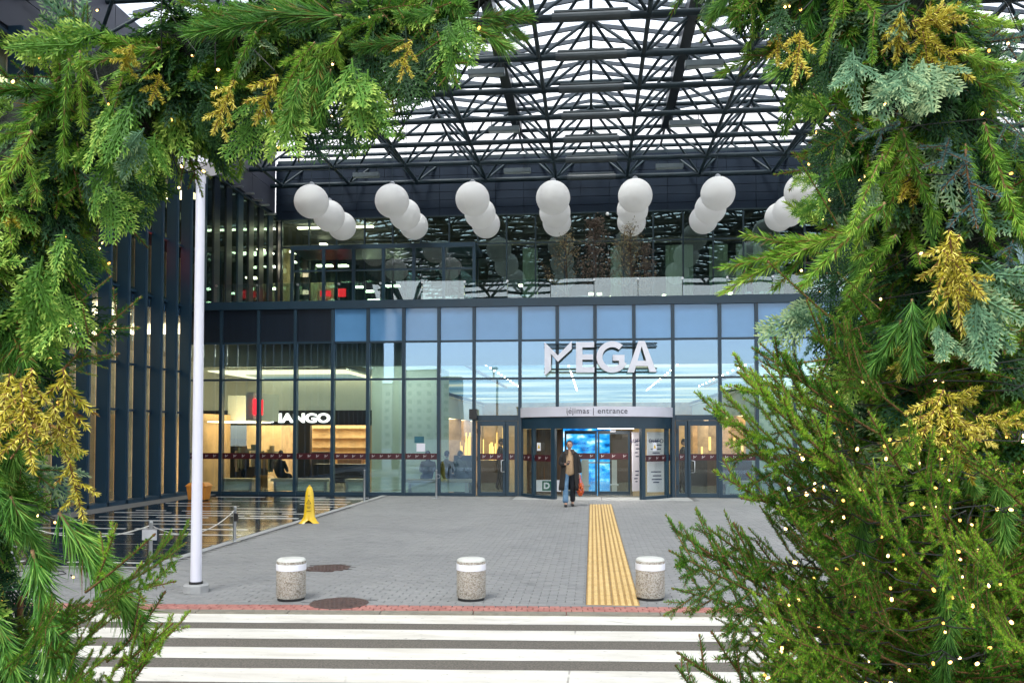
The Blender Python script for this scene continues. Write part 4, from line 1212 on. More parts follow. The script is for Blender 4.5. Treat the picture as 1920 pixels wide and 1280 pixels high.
BANDW = mat('white_band_paint', (.80,.80,.84), .5, 0, .06, 9)
CAPW = mat('pale_cap_concrete', (.58,.58,.53), .8, 0, .12, 14, .2, 160)
for (px, py), lb in (((537, 1128), 'squat aggregate bollard with white band beside the manhole covers'), ((880, 1128), 'squat aggregate bollard with white band standing alone in the middle'), ((1221, 1127), 'squat aggregate bollard with white band beside the yellow tactile path')):
    c = onZ(px, py); c.y += .15
    t = thing('bollard', lb, 'bollard', (c.x, c.y, 0), random.uniform(0,6), 'bollards along the kerb')
    R_ = .167; H_ = .475
    smooth_angle(MB().lathe([(.0,0),(R_*.92,0),(R_*.92,.035),(.0,.035)], 32, caps=False).build('rubber_foot', RUBBER, t))
    smooth_angle(MB().lathe([(R_*.95,.03),(R_,.045),(R_,.345)], 40, caps=False).build('body', AGG, t))
    smooth_angle(MB().lathe([(R_,.345),(R_+.004,.347),(R_+.004,.415),(R_,.417)], 40, caps=False).build('white_band', BANDW, t))
    smooth_angle(MB().lathe([(R_-.001,.417),(R_-.001,.448)], 40, caps=False).build('collar', AGG, t))
    smooth_angle(MB().lathe([(R_-.002,.447),(R_-.006,.462),(R_-.022,H_),(.0,H_+.003)], 40, caps=False).build('top', CAPW, t))

# lamp post
c = onZ(360, 1112); c.y += .1
lampt = thing('lamp_post', 'slim white lamp post on a concrete foot in the forecourt', 'lamp post', (c.x, c.y, 0))
dep = (c - EYEV).dot(FWD)
hz = at(369, 318, dep).z
MB().lathe([(.0,.0),(.155,.0),(.155,.085),(.135,.10),(.0,.10)], 8, caps=False).build('foot', CONC, lampt)
smooth_angle(MB().lathe([(.0,.098),(.082,.098),(.082,.125),(.06,.13),(.0,.13)], 20, caps=False).build('flange', RUBBER, lampt))
POLEM = mat('white_pole_paint', (.74,.73,.80), .35, 0, .05, 2, stretch=(1,1,.3))
smooth_angle(MB().lathe([(.066,.12),(.058,hz*.6),(.054,hz-.12),(.064,hz-.115),(.064,hz),(.0,hz)], 24, caps=False).build('pole', POLEM, lampt))
MB().add([(s*.07,t_*.07,hz-.02) for s,t_ in ((-1,-1),(1,-1),(1,1),(-1,1))] + [(s*.21,t_*.21,hz+.07) for s,t_ in ((-1,-1),(1,-1),(1,1),(-1,1))] + [(s*.21,t_*.21,hz+.15) for s,t_ in ((-1,-1),(1,-1),(1,1),(-1,1))],
   [(3,2,1,0),(0,1,5,4),(1,2,6,5),(2,3,7,6),(3,0,4,7),(4,5,9,8),(5,6,10,9),(6,7,11,10),(7,4,8,11),(8,9,10,11)]).build('lamp_head', WHITEP, lampt)

# manhole covers
IRON = mat('rusty_iron', (.075,.050,.042), .6, .4, .0, 14, .3, 90, col2=(.16,.10,.085))
for (c, dm), lb in zip(MH, ('round rusty manhole cover farther from the kerb', 'round dark manhole cover touching the red course')):
    t = thing('manhole_cover', lb, 'manhole cover', (c.x, c.y, -.012), .3)
    R_ = dm/2
    smooth_angle(MB().lathe([(R_,.0),(R_,.014),(R_-.03,.014),(R_-.03,.008)], 40, caps=False).build('ring', IRON, t))
    mb = MB().lathe([(R_-.034,.0),(R_-.034,.012),(0,.012)], 40, caps=False)
    n = 12; st = R_*1.9/n
    for i in range(n):
        for j_ in range(n):
            x, y_ = -R_*.95+st*(i+.5), -R_*.95+st*(j_+.5)
            if x*x+y_*y_ < (R_-.07)**2: mb.box((x-st*.3, y_-st*.3, .012), (x+st*.3, y_+st*.3, .017))
    mb.build('lid', IRON, t)

# barrier posts with rope
ROPE = mat('pale_rope', (.55,.54,.50), .8)
SIGNP = mat('grey_plate', (.42,.42,.43), .4)
sps = [((282, 1058), (282, 977), 'steel barrier post with a blank grey plate at the near corner'), ((440, 1015), (440, 949), 'steel barrier post with a small dark clip midway along the dark stone'),
       ((683, 940), (683, 880), 'steel barrier post at the far end of the dark stone field'), ((818, 934), (818, 880), 'steel post with a round ring standing against the glass front')]
tops = []
for k, ((bx, by), (tx_, ty_), lb) in enumerate(sps):
    c = onZ(bx, by); dep = (c-EYEV).dot(FWD); h_ = at(bx, ty_, dep).z
    if k == 3: c.y = min(c.y, D-.35)
    t = thing('barrier_post', lb, 'barrier post', (c.x, c.y, .0), group='posts round the dark stone field')
    smooth_angle(MB().lathe([(.0,0),(.10,0),(.10,.012),(.028,.018),(.026,h_-.03),(.03,h_-.02),(.026,h_),(.0,h_+.004)], 18, caps=False).build('post', METAL, t))
    tops.append(Vector((c.x, c.y, h_-.06)))
    if k == 0: MB().box((-.11,-.045,h_-.27),(.11,-.03,h_-.12)).build('plate', SIGNP, t)
    if k == 1: MB().box((.0,-.05,h_-.26),(.07,-.025,h_-.12)).build('clip', BLACKM, t)
    if k == 3:
        MB().tube([(.06*math.cos(a*.5)+.06, -.03, h_-.2+.06*math.sin(a*.5)) for a in range(13)], .008, 6).build('ring', METAL, t)
def rope(a, b, sag, lb):
    pts = [a.lerp(b, i/20) - Vector((0,0,sag*4*(i/20)*(1-i/20))) for i in range(21)]
    t = thing('barrier_rope', lb, 'rope', pts[10])
    MB().tube(pts, .009, 6).build('strand', ROPE, t, pts[10], smooth=True)
    m_ = pts[10]
    MB().box((m_.x-.045, m_.y-.006, m_.z-.13), (m_.x+.045, m_.y+.002, m_.z-.005)).build('tag', WHITEP, t, pts[10])
rope(tops[0], tops[1], .26, 'sagging pale rope with white tag between the two nearest barrier posts')
q0 = onZ(120, 1100); q0 = Vector((tops[0].x-2.6, tops[0].y+.6, tops[0].z))
t = thing('barrier_post', 'steel barrier post mostly hidden behind the left garland', 'barrier post', (q0.x, q0.y, 0), group='posts round the dark stone field')
smooth_angle(MB().lathe([(.0,0),(.10,0),(.10,.012),(.028,.018),(.026,q0.z+.03),(.0,q0.z+.06)], 18, caps=False).build('post', METAL, t))
rope(q0, tops[0], .22, 'sagging pale rope running left from the plate post')

# yellow caution cone
YELP = mat('yellow_plastic', (.78,.50,.012), .35, 0, .06, 5, coat=.3)
c = onZ(580, 980); dep = (c-EYEV).dot(FWD)
hc = at(580, 911, dep).z
cone = thing('caution_cone', 'tall yellow wet floor caution cone with splayed feet', 'caution cone', (c.x, c.y, 0), .15)
mb = MB(); n = 30; prof = [(.195,.0),(.15,.05),(.118,.14),(.105,.30),(.098,.5),(.085,.64),(.062,.74),(.03,.785),(.0,.79)]
prof = [(r, z*hc/.79) for r, z in prof]
vs = []
for r, z in prof:
    for k in range(n):
        a = 2*PI*k/n
        lobe = 1 + (.26*math.cos(3*a+1.5) if z < .1*hc else .10*math.cos(3*a+1.5)*max(0, 1-z/hc))
        rr = r*lobe if r else 0
        zz_ = z + (max(0, -.07*math.cos(3*a+1.5)) if z == 0 else 0)
        vs.append((rr*math.cos(a), rr*math.sin(a)*.8, zz_))
fs = [(i*n+k, i*n+(k+1) % n, (i+1)*n+(k+1) % n, (i+1)*n+k) for i in range(len(prof)-1) for k in range(n)]
smooth_angle(mb.add(vs, fs).build('shell', YELP, cone), 60)
MB().tube([(0,-.03,hc-.02),(0,-.02,hc+.02),(0,.02,hc+.02),(0,.03,hc-.02)], .012, 6).build('grip', YELP, cone)
INKB = mat('dark_print', (.10,.05,.01), .6)
sf = -.084
prn = MB()
zt_ = hc*.58
prn.prism([(-.052,zt_-.04),(.052,zt_-.04),(.0,zt_+.06)], Matrix.Translation((0,sf-.012,0)), .002)
prn.build('triangle_print', INKB, cone)
MB().prism([(-.036,zt_-.031),(.036,zt_-.031),(.0,zt_+.04)], Matrix.Translation((0,sf-.0135,0)), .001).build('triangle_field', YELP, cone)
MB().box((-.005,sf-.0155,zt_-.012),(.005,sf-.014,zt_+.02)).build('exclamation_print', INKB, cone)
for z_, w_ in ((hc*.74, .05), (hc*.44, .08), (hc*.40, .06), (hc*.33, .085)):
    MB().box((-w_/2, sf-.0145, z_), (w_/2, sf-.012, z_+.012)).build('print_line', INKB, cone)

# orange grit bin
ORNG = mat('orange_plastic', (.72,.27,.035), .45, 0, .08, 3)
c = onZ(370, 938); dep = (c-EYEV).dot(FWD)
sca = dep/FPX
gbn = thing('grit_bin', 'orange plastic grit bin with lid in the corner by the glass', 'grit bin', (c.x, c.y+.1, 0), 0)
bw, tw, hh = 32*sca/2, 38*sca/2, 27*sca
def tap(w0, w1, d0, d1, z0, z1): return [(-w0,-d0,z0),(w0,-d0,z0),(w0,d0,z0),(-w0,d0,z0),(-w1,-d1,z1),(w1,-d1,z1),(w1,d1,z1),(-w1,d1,z1)]
BF = [(0,3,2,1),(4,5,6,7),(0,1,5,4),(1,2,6,5),(2,3,7,6),(3,0,4,7)]
def bev(o, w_): 
    m_ = o.modifiers.new('b', 'BEVEL'); m_.width = w_; m_.segments = 2; m_.limit_method = 'ANGLE'; return o
bev(MB().add(tap(bw, tw, .18, .22, .02, hh), BF).build('body', ORNG, gbn), .02)
bev(MB().add(tap(tw+.03, tw*.78, .25, .16, hh, hh+.10), BF).build('lid', ORNG, gbn), .015)
for s in (-1, 1): MB().box((s*bw*.7-.04, -.15, 0), (s*bw*.7+.04, .15, .02)).build('foot', RUBBER, gbn)

# terrace trees with brown leaves
LEAFB = [mat('brown_leaf_a', (.095,.065,.040), .7, 0, .3, 9), mat('brown_leaf_b', (.19,.145,.055), .7, 0, .3, 9), mat('dark_twig', (.05,.032,.022), .8)]
def small_tree(px, top, spread, leaves, mi, lb, seed, twiggy):
    r = random.Random(seed)
    y_ = D + 2.2 + r.uniform(-.4, .8)
    b_ = onY(px, 560, y_); b_.z = ZTF
    h_ = onY(px, top, y_).z - ZTF
    t = thing('potted_tree', lb, 'tree', b_, group='small trees on the terrace')
    tk = MB().tube([(0,0,0),(.03,.02,h_*.4),(-.02,0,h_*.75),(.02,0,h_)], [.035,.028,.016,.005], 7)
    lf = MB()
    br = MB()
    for k in range(twiggy):
        z = r.uniform(.12, .95)*h_; a = r.uniform(0, 2*PI); ln = spread*(1.05-z/h_)*r.uniform(.5,1.1)+.12
        p0 = Vector((0,0,z)); d_ = Vector((math.cos(a), math.sin(a), r.uniform(.5,1.4))).normalized()
        p1 = p0 + d_*ln*.6; p2 = p1 + (d_+Vector((r.uniform(-.5,.5), r.uniform(-.5,.5), .3))).normalized()*ln*.5
        br.tube([p0, p1, p2], [.010,.006,.003], 4, False)
        for m_ in range(leaves):
            tt = r.uniform(.25, 1)
            c_ = (p0.lerp(p1, tt*2) if tt < .5 else p1.lerp(p2, tt*2-1)) + Vector((r.gauss(0,.07), r.gauss(0,.07), r.gauss(0,.06)))
            s_ = r.uniform(.022,.045); u = Vector((r.gauss(0,1), r.gauss(0,1), r.gauss(0,1))).normalized(); w_ = u.orthogonal().normalized()
            lf.add([c_-u*s_, c_+w_*s_*.55, c_+u*s_, c_-w_*s_*.55], [(0,1,2,3)])
    tk.build('trunk', LEAFB[2], t); br.build('branch_mass', LEAFB[2], t); lf.build('crown', LEAFB[mi], t)
    MB().lathe([(.0,0),(.22,0),(.27,.35),(.25,.35),(.24,.3),(0,.3)], 18, caps=False).build('planter', CLAD, t)
small_tree(1062, 440, 1.6, 10, 1, 'sparse yellow brown tree left of the dark one on the terrace', 11, 46)
small_tree(1116, 400, 1.25, 18, 0, 'dense dark brown tree in the middle of the terrace group', 12, 80)
small_tree(1183, 420, 1.6, 11, 1, 'yellow brown tree right of the dark one on the terrace', 13, 62)
small_tree(1208, 455, .9, 14, 0, 'smallest brown shrub at the right end of the terrace group', 14, 34)
# ================================================================== PEOPLE
SKIN = mat('skin', (.52,.30,.21), .5, 0, .08, 8)
HAIR = mat('dark_hair', (.015,.010,.008), .6)
COAT = mat('dark_charcoal_coat', (.020,.018,.017), .85, 0, .3, 14, .3, 60)
KNIT = mat('beige_knit', (.50,.34,.20), .9, 0, .12, 30, .3, 120)
JEAN = mat('blue_denim', (.045,.11,.20), .85, 0, .0, 7, .2, 150, col2=(.15,.27,.40))
DKJ  = mat('dark_trousers', (.012,.014,.020), .85)
SHOE = mat('black_leather', (.008,.008,.008), .35)
def skin_mesh(name, verts, edges, radii, m, parent, root=0, lv=2):
    me = bpy.data.meshes.new(name); me.from_pydata([tuple(v) for v in verts], edges, [])
    bm = bmesh.new(); bm.from_mesh(me); sl = bm.verts.layers.skin.verify(); bm.verts.ensure_lookup_table()
    for i, v in enumerate(bm.verts):
        rr = radii[i]; v[sl].radius = rr if isinstance(rr, tuple) else (rr, rr); v[sl].use_root = (i == root)
    bm.to_mesh(me); bm.free()
    ob = bpy.data.objects.new(name, me); COL.objects.link(ob)
    ob.modifiers.new('skin', 'SKIN').use_smooth_shade = True
    s = ob.modifiers.new('sub', 'SUBSURF'); s.levels = lv; s.render_levels = lv
    dg = bpy.context.evaluated_depsgraph_get()
    m2 = bpy.data.meshes.new_from_object(ob.evaluated_get(dg)); bpy.data.objects.remove(ob)
    m2.materials.clear(); m2.materials.append(m)
    for p in m2.polygons: p.use_smooth = True
    return inst(m2, name, parent)
def head(parent, c, yaw=0.0, tilt=0.0, s=1.0):
    """face with brow, nose, chin, ears; local -Y is forward"""
    bm = bmesh.new(); bmesh.ops.create_uvsphere(bm, u_segments=28, v_segments=20, radius=1)
    for v in bm.verts:
        x, y, z = v.co
        w = 1 - .25*max(0, -z)**1.5
        nx, ny, nz = x*.076*w, y*.096*(1-.10*max(0,-z)), z*.118
        if y < -.5 and abs(x) < .22 and -.35 < z < .15: ny -= .022*(1-abs(x)/.22)*(1-abs(z+.15)/.30 if abs(z+.15) < .3 else 0)   # nose
        if y < -.4 and .18 < abs(x) < .55 and .0 < z < .28: ny += .008                                                         # eye sockets
        if y < -.3 and z < -.72: ny -= .010                                                                                  # chin
        v.co = (nx*s, ny*s, nz*s)
    for sd in (-1, 1):
        r = bmesh.ops.create_uvsphere(bm, u_segments=8, v_segments=6, radius=.022*s)
        for v in r['verts']: v.co = Vector((v.co.x*.4+sd*.077*s, v.co.y*.8+.005, v.co.z*1.3-.005))
    for f in bm.faces: f.smooth = True
    me = bpy.data.meshes.new('head'); bm.to_mesh(me); bm.free(); me.materials.append(SKIN)
    M = Matrix.Translation(c) @ Matrix.Rotation(yaw, 4, 'Z') @ Matrix.Rotation(tilt, 4, 'X')
    h = inst(me, 'head', parent, M)
    # hair cap
    bm = bmesh.new(); bmesh.ops.create_uvsphere(bm, u_segments=24, v_segments=16, radius=1)
    kill = [v for v in bm.verts if (v.co.z < -.15 and v.co.y < .35) or (v.co.y < -.55 and v.co.z < .62) or v.co.z < -.62]
    bmesh.ops.delete(bm, geom=kill, context='VERTS')
    for v in bm.verts: v.co = Vector((v.co.x*.084*s, v.co.y*.104*s+.004, v.co.z*.126*s+.004))
    for f in bm.faces: f.smooth = True
    me = bpy.data.meshes.new('hair'); bm.to_mesh(me); bm.free(); me.materials.append(HAIR)
    inst(me, 'hair', h)
    for sd in (-1, 1):
        e_ = MB().lathe([(0,-.008),(.010,-.004),(.012,0),(.010,.004),(0,.008)], 10, (sd*.030*s, -.086*s, .012*s), False).build('eye', HAIR, h)
        b_ = MB().box((sd*.030*s-.016, -.093*s, .030*s), (sd*.030*s+.016, -.086*s, .035*s)).build('eyebrow', HAIR, h)
    MB().box((-.022*s, -.092*s, -.060*s), (.022*s, -.084*s, -.053*s)).build('mouth', mat('lips', (.30,.12,.10), .5), h)
    return h
def hand(parent, wrist, direc, palm_n, curl=.5, s=1.0):
    """palm, four fingers of unequal length and a thumb from the side"""
    d = Vector(direc).normalized(); n = Vector(palm_n); n = (n - d*n.dot(d)).normalized(); sd = d.cross(n)
    w = Vector(wrist); vs, es, rs = [w, w+d*.045*s, w+d*.085*s], [(0,1),(1,2)], [(.022*s,.016*s), (.034*s,.015*s), (.036*s,.013*s)]
    for k, (off, ln) in enumerate(((-.028,.068),(-.009,.076),(.010,.070),(.027,.055))):
        b = w + d*.085*s + sd*off*s; i0 = len(vs)
        dd = (d + n*curl*.6).normalized(); e2 = (d + n*curl*2.2).normalized()
        vs += [b, b+dd*ln*.55*s, b+dd*ln*.55*s+e2*ln*.5*s]; rs += [.0095*s, .0088*s, .0075*s]
        es += [(2,i0),(i0,i0+1),(i0+1,i0+2)]
    i0 = len(vs); tb = w + d*.03*s - sd*.03*s; td = (d*.7 - sd*.8 + n*.3).normalized()
    vs += [tb, tb+td*.035*s, tb+td*.04*s+(d+n*.4).normalized()*.028*s]; rs += [.013*s,.011*s,.0085*s]; es += [(1,i0),(i0,i0+1),(i0+1,i0+2)]
    return skin_mesh('hand', vs, es, rs, SKIN, parent, 1, 1)

pc = onZ(1068, 949)
pers = thing('person', 'person in long dark coat walking out of the entrance looking at phone', 'person', (pc.x, pc.y, 0), math.radians(4))
S = 1.0
# one continuous body (mid-stride, left arm bent to the phone)
hip = Vector((0,0,.90))
V_ = {'hip': (0,0,.93), 'waist': (0,-.005,1.08), 'chest': (0,0,1.27), 'shl': (0,0,1.40), 'neck': (0,-.015,1.48), 'nk2': (0,-.03,1.55),
      'hl': (-.09,0,.90), 'kl': (-.11,-.10,.50), 'al': (-.11,-.16,.10), 'fl': (-.11,-.27,.04),
      'hr': (.09,0,.90), 'kr': (.09,.00,.50), 'ar': (.085,.15,.12), 'fr': (.085,.06,.03),
      'sL': (-.17,0,1.39), 'eL': (-.235,.01,1.13), 'wL': (-.10,-.17,1.12), 'sR': (.17,0,1.39), 'eR': (.245,.02,1.11), 'wR': (.27,-.02,.87)}
names = list(V_); ix = {k: i for i, k in enumerate(names)}
ed = [('hip','waist'),('waist','chest'),('chest','shl'),('shl','neck'),('neck','nk2'),('hip','hl'),('hl','kl'),('kl','al'),('al','fl'),('hip','hr'),('hr','kr'),('kr','ar'),('ar','fr'),('shl','sL'),('sL','eL'),('eL','wL'),('shl','sR'),('sR','eR'),('eR','wR')]
rd = {'hip':(.14,.10),'waist':(.13,.09),'chest':(.15,.10),'shl':(.11,.08),'neck':.055,'nk2':.05,'hl':.085,'kl':.056,'al':.04,'fl':.032,'hr':.085,'kr':.056,'ar':.04,'fr':.032,'sL':.058,'eL':.042,'wL':.03,'sR':.058,'eR':.042,'wR':.03}
skin_mesh('body', [V_[k] for k in names], [(ix[a], ix[b]) for a, b in ed], [rd[k] for k in names], SKIN, pers)
head(pers, Vector((0,-.045,1.63)), 0, math.radians(6))
hand(pers, (-.10,-.17,1.12), (.5,-.6,.25), (.3,0,1), .7)
hand(pers, (.27,-.02,.87), (0,-.05,-1), (-1,0,0), 1.2)
# garments
skin_mesh('sweater', [(0,-.012,.80),(0,-.012,.93),(0,-.015,1.08),(0,-.01,1.27),(0,-.008,1.40),(0,-.018,1.50)], [(i,i+1) for i in range(5)], [(.155,.115),(.16,.12),(.15,.112),(.165,.118),(.13,.095),(.066,.066)], KNIT, pers)
skin_mesh('trouser_leg', [(-.09,0,.90),(-.10,-.05,.70),(-.11,-.10,.50),(-.112,-.13,.30),(-.112,-.17,.09)], [(i,i+1) for i in range(4)], [.10,.092,.080,.082,.092], JEAN, pers, 0)
skin_mesh('trouser_leg', [(.09,0,.90),(.09,0,.70),(.09,.0,.50),(.088,.07,.30),(.085,.13,.11)], [(i,i+1) for i in range(4)], [.10,.092,.080,.076,.074], DKJ, pers, 0)
for sx_, y0, y1, z in ((-.112, -.14, -.33, .035), (.085, .16, -.03, .03)):
    skin_mesh('shoe', [(sx_, y0, z+.015), (sx_, (y0+y1)/2, z+.01), (sx_, y1, z-.002)], [(0,1),(1,2)], [(.048,.045),(.05,.04),(.044,.03)], SHOE, pers, 0)
# coat: open front shell with collar, plus sleeves
def coat_shell():
    mb = MB(); n = 26
    prof = [(1.50,.085,.075,28),(1.455,.135,.10,30),(1.41,.205,.125,32),(1.30,.215,.145,34),(1.10,.205,.15,36),(.92,.225,.165,38),(.72,.25,.18,38),(.54,.275,.195,38),(.43,.28,.20,38)]
    vs = []
    for z, rx, ry, gap in prof:
        a0, a1 = math.radians(-90+gap*.8), math.radians(270-gap*.8)
        for k in range(n+1):
            a = a0+(a1-a0)*k/n
            wob = 1 + .035*math.sin(a*7+z*3)*max(0, (1.2-z))
            vs.append((rx*math.cos(a)*wob, ry*math.sin(a)*wob+.01, z))
    m_ = len(prof)
    fs = [(i*(n+1)+k, (i+1)*(n+1)+k, (i+1)*(n+1)+k+1, i*(n+1)+k+1) for i in range(m_-1) for k in range(n)]
    return mb.add(vs, fs)
co = coat_shell().build('coat', COAT, pers, smooth=True)
sd_ = co.modifiers.new('t', 'SOLIDIFY'); sd_.thickness = .016; sd_.offset = 1
skin_mesh('sleeve', [(-.165,0,1.39),(-.215,.005,1.26),(-.24,.01,1.12),(-.175,-.09,1.11),(-.12,-.16,1.12)], [(i,i+1) for i in range(4)], [.085,.076,.072,.066,.058], COAT, pers, 0)
skin_mesh('sleeve', [(.165,0,1.39),(.225,.01,1.25),(.255,.02,1.10),(.268,.0,.96),(.272,-.02,.88)], [(i,i+1) for i in range(4)], [.085,.076,.070,.066,.062], COAT, pers, 0)
for s in (-1, 1):
    MB().add([(s*.03,-.10,1.50),(s*.11,-.04,1.505),(s*.14,-.10,1.43),(s*.06,-.135,1.36),(s*.03,-.108,1.51),(s*.11,-.05,1.52),(s*.145,-.112,1.44),(s*.06,-.147,1.36)],
             [(0,1,2,3),(7,6,5,4),(0,4,5,1),(1,5,6,2),(2,6,7,3),(3,7,4,0)]).build('collar', mat('brown_collar', (.06,.042,.032), .85), pers)
# phone and net bag
Mp = pers.matrix_basis if False else Matrix.Translation(pers.location) @ Matrix.Rotation(math.radians(4), 4, 'Z')
pp = Mp @ Vector((-.045,-.255,1.165))
ph = thing('phone', 'small dark phone held up by the person in the coat', 'phone', pp)
MPh = Matrix.Rotation(math.radians(-25), 4, 'Z') @ Matrix.Rotation(math.radians(-40), 4, 'X')
bev(MB().obox(MPh, .072, .010, .145).build('case', SHOE, ph), .003)
MB().obox(MPh @ Matrix.Translation((0,.0056,0)), .064, .001, .135).build('screen', mat('dark_screen', (.02,.03,.05), .1), ph)
bp_ = Mp @ Vector((.285,-.03,.80))
bag = thing('net_bag', 'orange net bag of fruit hanging from the person\'s hand', 'bag', bp_)
FRU = mat('orange_fruit', (.62,.15,.02), .5, 0, .25, 20); NET = mat('orange_net', (.75,.10,.02), .6)
r_ = random.Random(4)
for k in range(14):
    z = -.20 - .022*k; a = k*2.4; rr = .055*math.sin(PI*(k+1)/16)
    fr_ = MB().lathe([(0,-.036),(.026,-.026),(.037,0),(.026,.026),(0,.036)], 10, (rr*math.cos(a), rr*math.sin(a), z), False).build('fruit', FRU, bag, smooth=True)
nm = MB()
for k in range(12):
    for s in (-1, 1):
        nm.tube([(.008*math.cos(a0), .008*math.sin(a0), z0) if i == 0 else (R1*math.cos(a0+s*i*.35), R1*math.sin(a0+s*i*.35), z0)
                 for i, (z0, R1) in enumerate(((.02,.01),(-.06,.018),(-.14,.04),(-.22,.085),(-.32,.105),(-.42,.09),(-.50,.045),(-.52,.01))) for a0 in (2*PI*k/12,)], .0035, 4, False)
nm.build('net', NET, bag)

# seated and standing people inside, dark against the hall
def seated(px, py, yv, lb, m, seed, hair=HAIR):
    r = random.Random(seed)
    c = onY(px, py, yv)
    t = thing('person', lb, 'person', (c.x, yv, .45), PI + r.uniform(-.4,.4))
    vs = [(0,0,.08),(0,.02,.26),(0,.0,.46),(0,-.03,.60),(0,-.05,.68),(-.10,-.10,.09),(-.12,-.46,.10),(-.12,-.46,-.33),(-.12,-.58,-.40),(.10,-.10,.09),(.12,-.46,.10),(.12,-.44,-.33),(.12,-.56,-.40),
          (-.19,-.02,.54),(-.24,-.10,.30),(-.10,-.32,.24),(.19,-.02,.54),(.24,-.10,.30),(.10,-.32,.24)]
    es = [(0,1),(1,2),(2,3),(3,4),(0,5),(5,6),(6,7),(7,8),(0,9),(9,10),(10,11),(11,12),(2,13),(13,14),(14,15),(2,16),(16,17),(17,18)]
    rs = [(.17,.14),(.165,.13),(.19,.13),(.09,.08),.055,.11,.075,.05,.045,.11,.075,.05,.045,.075,.06,.045,.075,.06,.045]
    skin_mesh('body', vs, es, rs, m, t)
    head(t, Vector((0,-.09,.82)), r.uniform(-.4,.4), .15)
DARKC = mat('black_jacket', (.010,.010,.012), .8); OLIVE = mat('dark_green_jacket', (.03,.05,.045), .8); BRWN = mat('brown_jacket', (.05,.035,.02), .8)
seated(523, 885, D+1.1, 'seated person in black behind the glass below the shop name', DARKC, 1)
seated(803, 885, D+1.1, 'seated person in a black jacket against the pale wall', DARKC, 2)
seated(836, 885, D+1.1, 'seated person in a brown jacket between two others on the bench', BRWN, 3)
seated(861, 885, D+1.2, 'seated person in dark green nearest the left door', OLIVE, 4)
def standing(px, yv, lb, m, rz, seed):
    c = onY(px, 870, yv)
    t = thing('person', lb, 'person', (c.x, yv, .02), rz)
    vs = [(0,0,.92),(0,0,1.1),(0,0,1.3),(0,0,1.42),(0,-.02,1.52),(-.10,0,.88),(-.11,-.05,.48),(-.11,-.06,.08),(-.11,-.17,.04),(.10,0,.88),(.10,.05,.48),(.10,.14,.10),(.10,.06,.04),(-.19,0,1.38),(-.23,0,1.10),(-.22,-.08,.84),(.19,0,1.38),(.23,0,1.10),(.22,-.08,.84)]
    es = [(0,1),(1,2),(2,3),(3,4),(0,5),(5,6),(6,7),(7,8),(0,9),(9,10),(10,11),(11,12),(2,13),(13,14),(14,15),(2,16),(16,17),(17,18)]
    rs = [(.17,.13),(.16,.12),(.18,.13),(.12,.09),.055,.10,.075,.055,.045,.10,.075,.055,.045,.075,.06,.045,.075,.06,.045]
    skin_mesh('body', vs, es, rs, m, t); head(t, Vector((0,-.04,1.64)))
standing(1281, D+1.6, 'standing person in black behind the narrow leaf of the right door', DARKC, 1.3, 5)
standing(938, D+2.4, 'person in dark clothes walking behind the left glass door', DARKC, 1.5, 6)
# ================================================================== EVERGREEN FOLIAGE
def leaf_mat(name, dark, light, tip, rough=.5, trans=.25):
    """needle surface: colour varies from needle to needle (face attribute 'tone') and from sprig to sprig"""
    m = bpy.data.materials.new(name); m.use_nodes = True
    nt = m.node_tree; n = nt.nodes; l = nt.links
    b = n['Principled BSDF']; b.inputs['Roughness'].default_value = rough; b.inputs['Specular IOR Level'].default_value = .22
    at_ = n.new('ShaderNodeAttribute'); at_.attribute_name = 'tone'
    oi = n.new('ShaderNodeObjectInfo')
    ad = n.new('ShaderNodeMath'); ad.operation = 'MULTIPLY_ADD'; ad.inputs[1].default_value = .45; ad.inputs[2].default_value = -.22
    l.new(oi.outputs['Random'], ad.inputs[0])
    sm = n.new('ShaderNodeMath'); sm.operation = 'ADD'; l.new(ad.outputs[0], sm.inputs[0]); l.new(at_.outputs['Fac'], sm.inputs[1])
    cr = n.new('ShaderNodeValToRGB'); e = cr.color_ramp.elements
    e[0].position = .0; e[0].color = tuple(dark)+(1,); e[1].position = 1.0; e[1].color = tuple(tip)+(1,)
    q = e.new(.55); q.color = tuple(light)+(1,)
    l.new(sm.outputs[0], cr.inputs[0]); l.new(cr.outputs[0], b.inputs['Base Color'])
    tl = n.new('ShaderNodeBsdfTranslucent'); l.new(cr.outputs[0], tl.inputs[0])
    mx = n.new('ShaderNodeMixShader'); mx.inputs[0].default_value = trans
    l.new(b.outputs[0], mx.inputs[1]); l.new(tl.outputs[0], mx.inputs[2]); l.new(mx.outputs[0], n['Material Output'].inputs['Surface'])
    return m
BARK  = mat('twig_bark', (.16,.078,.028), .8, 0, .35, 60, .4, 200)
BARKL = mat('pale_twig_bark', (.24,.15,.065), .8, 0, .3, 60, .4, 200)
M_SPR = leaf_mat('spruce_needle', (.007,.038,.004), (.056,.195,.014), (.32,.52,.04))
M_FIR = leaf_mat('fir_needle', (.020,.080,.010), (.165,.37,.034), (.47,.65,.10), trans=.3)
M_PIN = leaf_mat('pine_needle', (.010,.055,.012), (.090,.265,.036), (.32,.54,.10))
M_THU = leaf_mat('thuja_scale', (.012,.058,.009), (.100,.255,.030), (.40,.56,.10), .55)
M_CYP = leaf_mat('cypress_scale', (.030,.100,.050), (.14,.28,.15), (.40,.52,.26), .6)
M_YEW = leaf_mat('golden_needle', (.12,.15,.010), (.54,.47,.040), (.90,.80,.20))
M_BLU = leaf_mat('blue_needle', (.035,.10,.105), (.10,.21,.21), (.20,.33,.30), .6)
M_BRN = leaf_mat('dry_needle', (.10,.045,.012), (.22,.11,.03), (.36,.20,.05))
M_DEEP = leaf_mat('deep_green_scale', (.003,.020,.007), (.011,.050,.016), (.05,.13,.03), .55)  # dark green sprays, darkened further: inner garland shade put into the colour

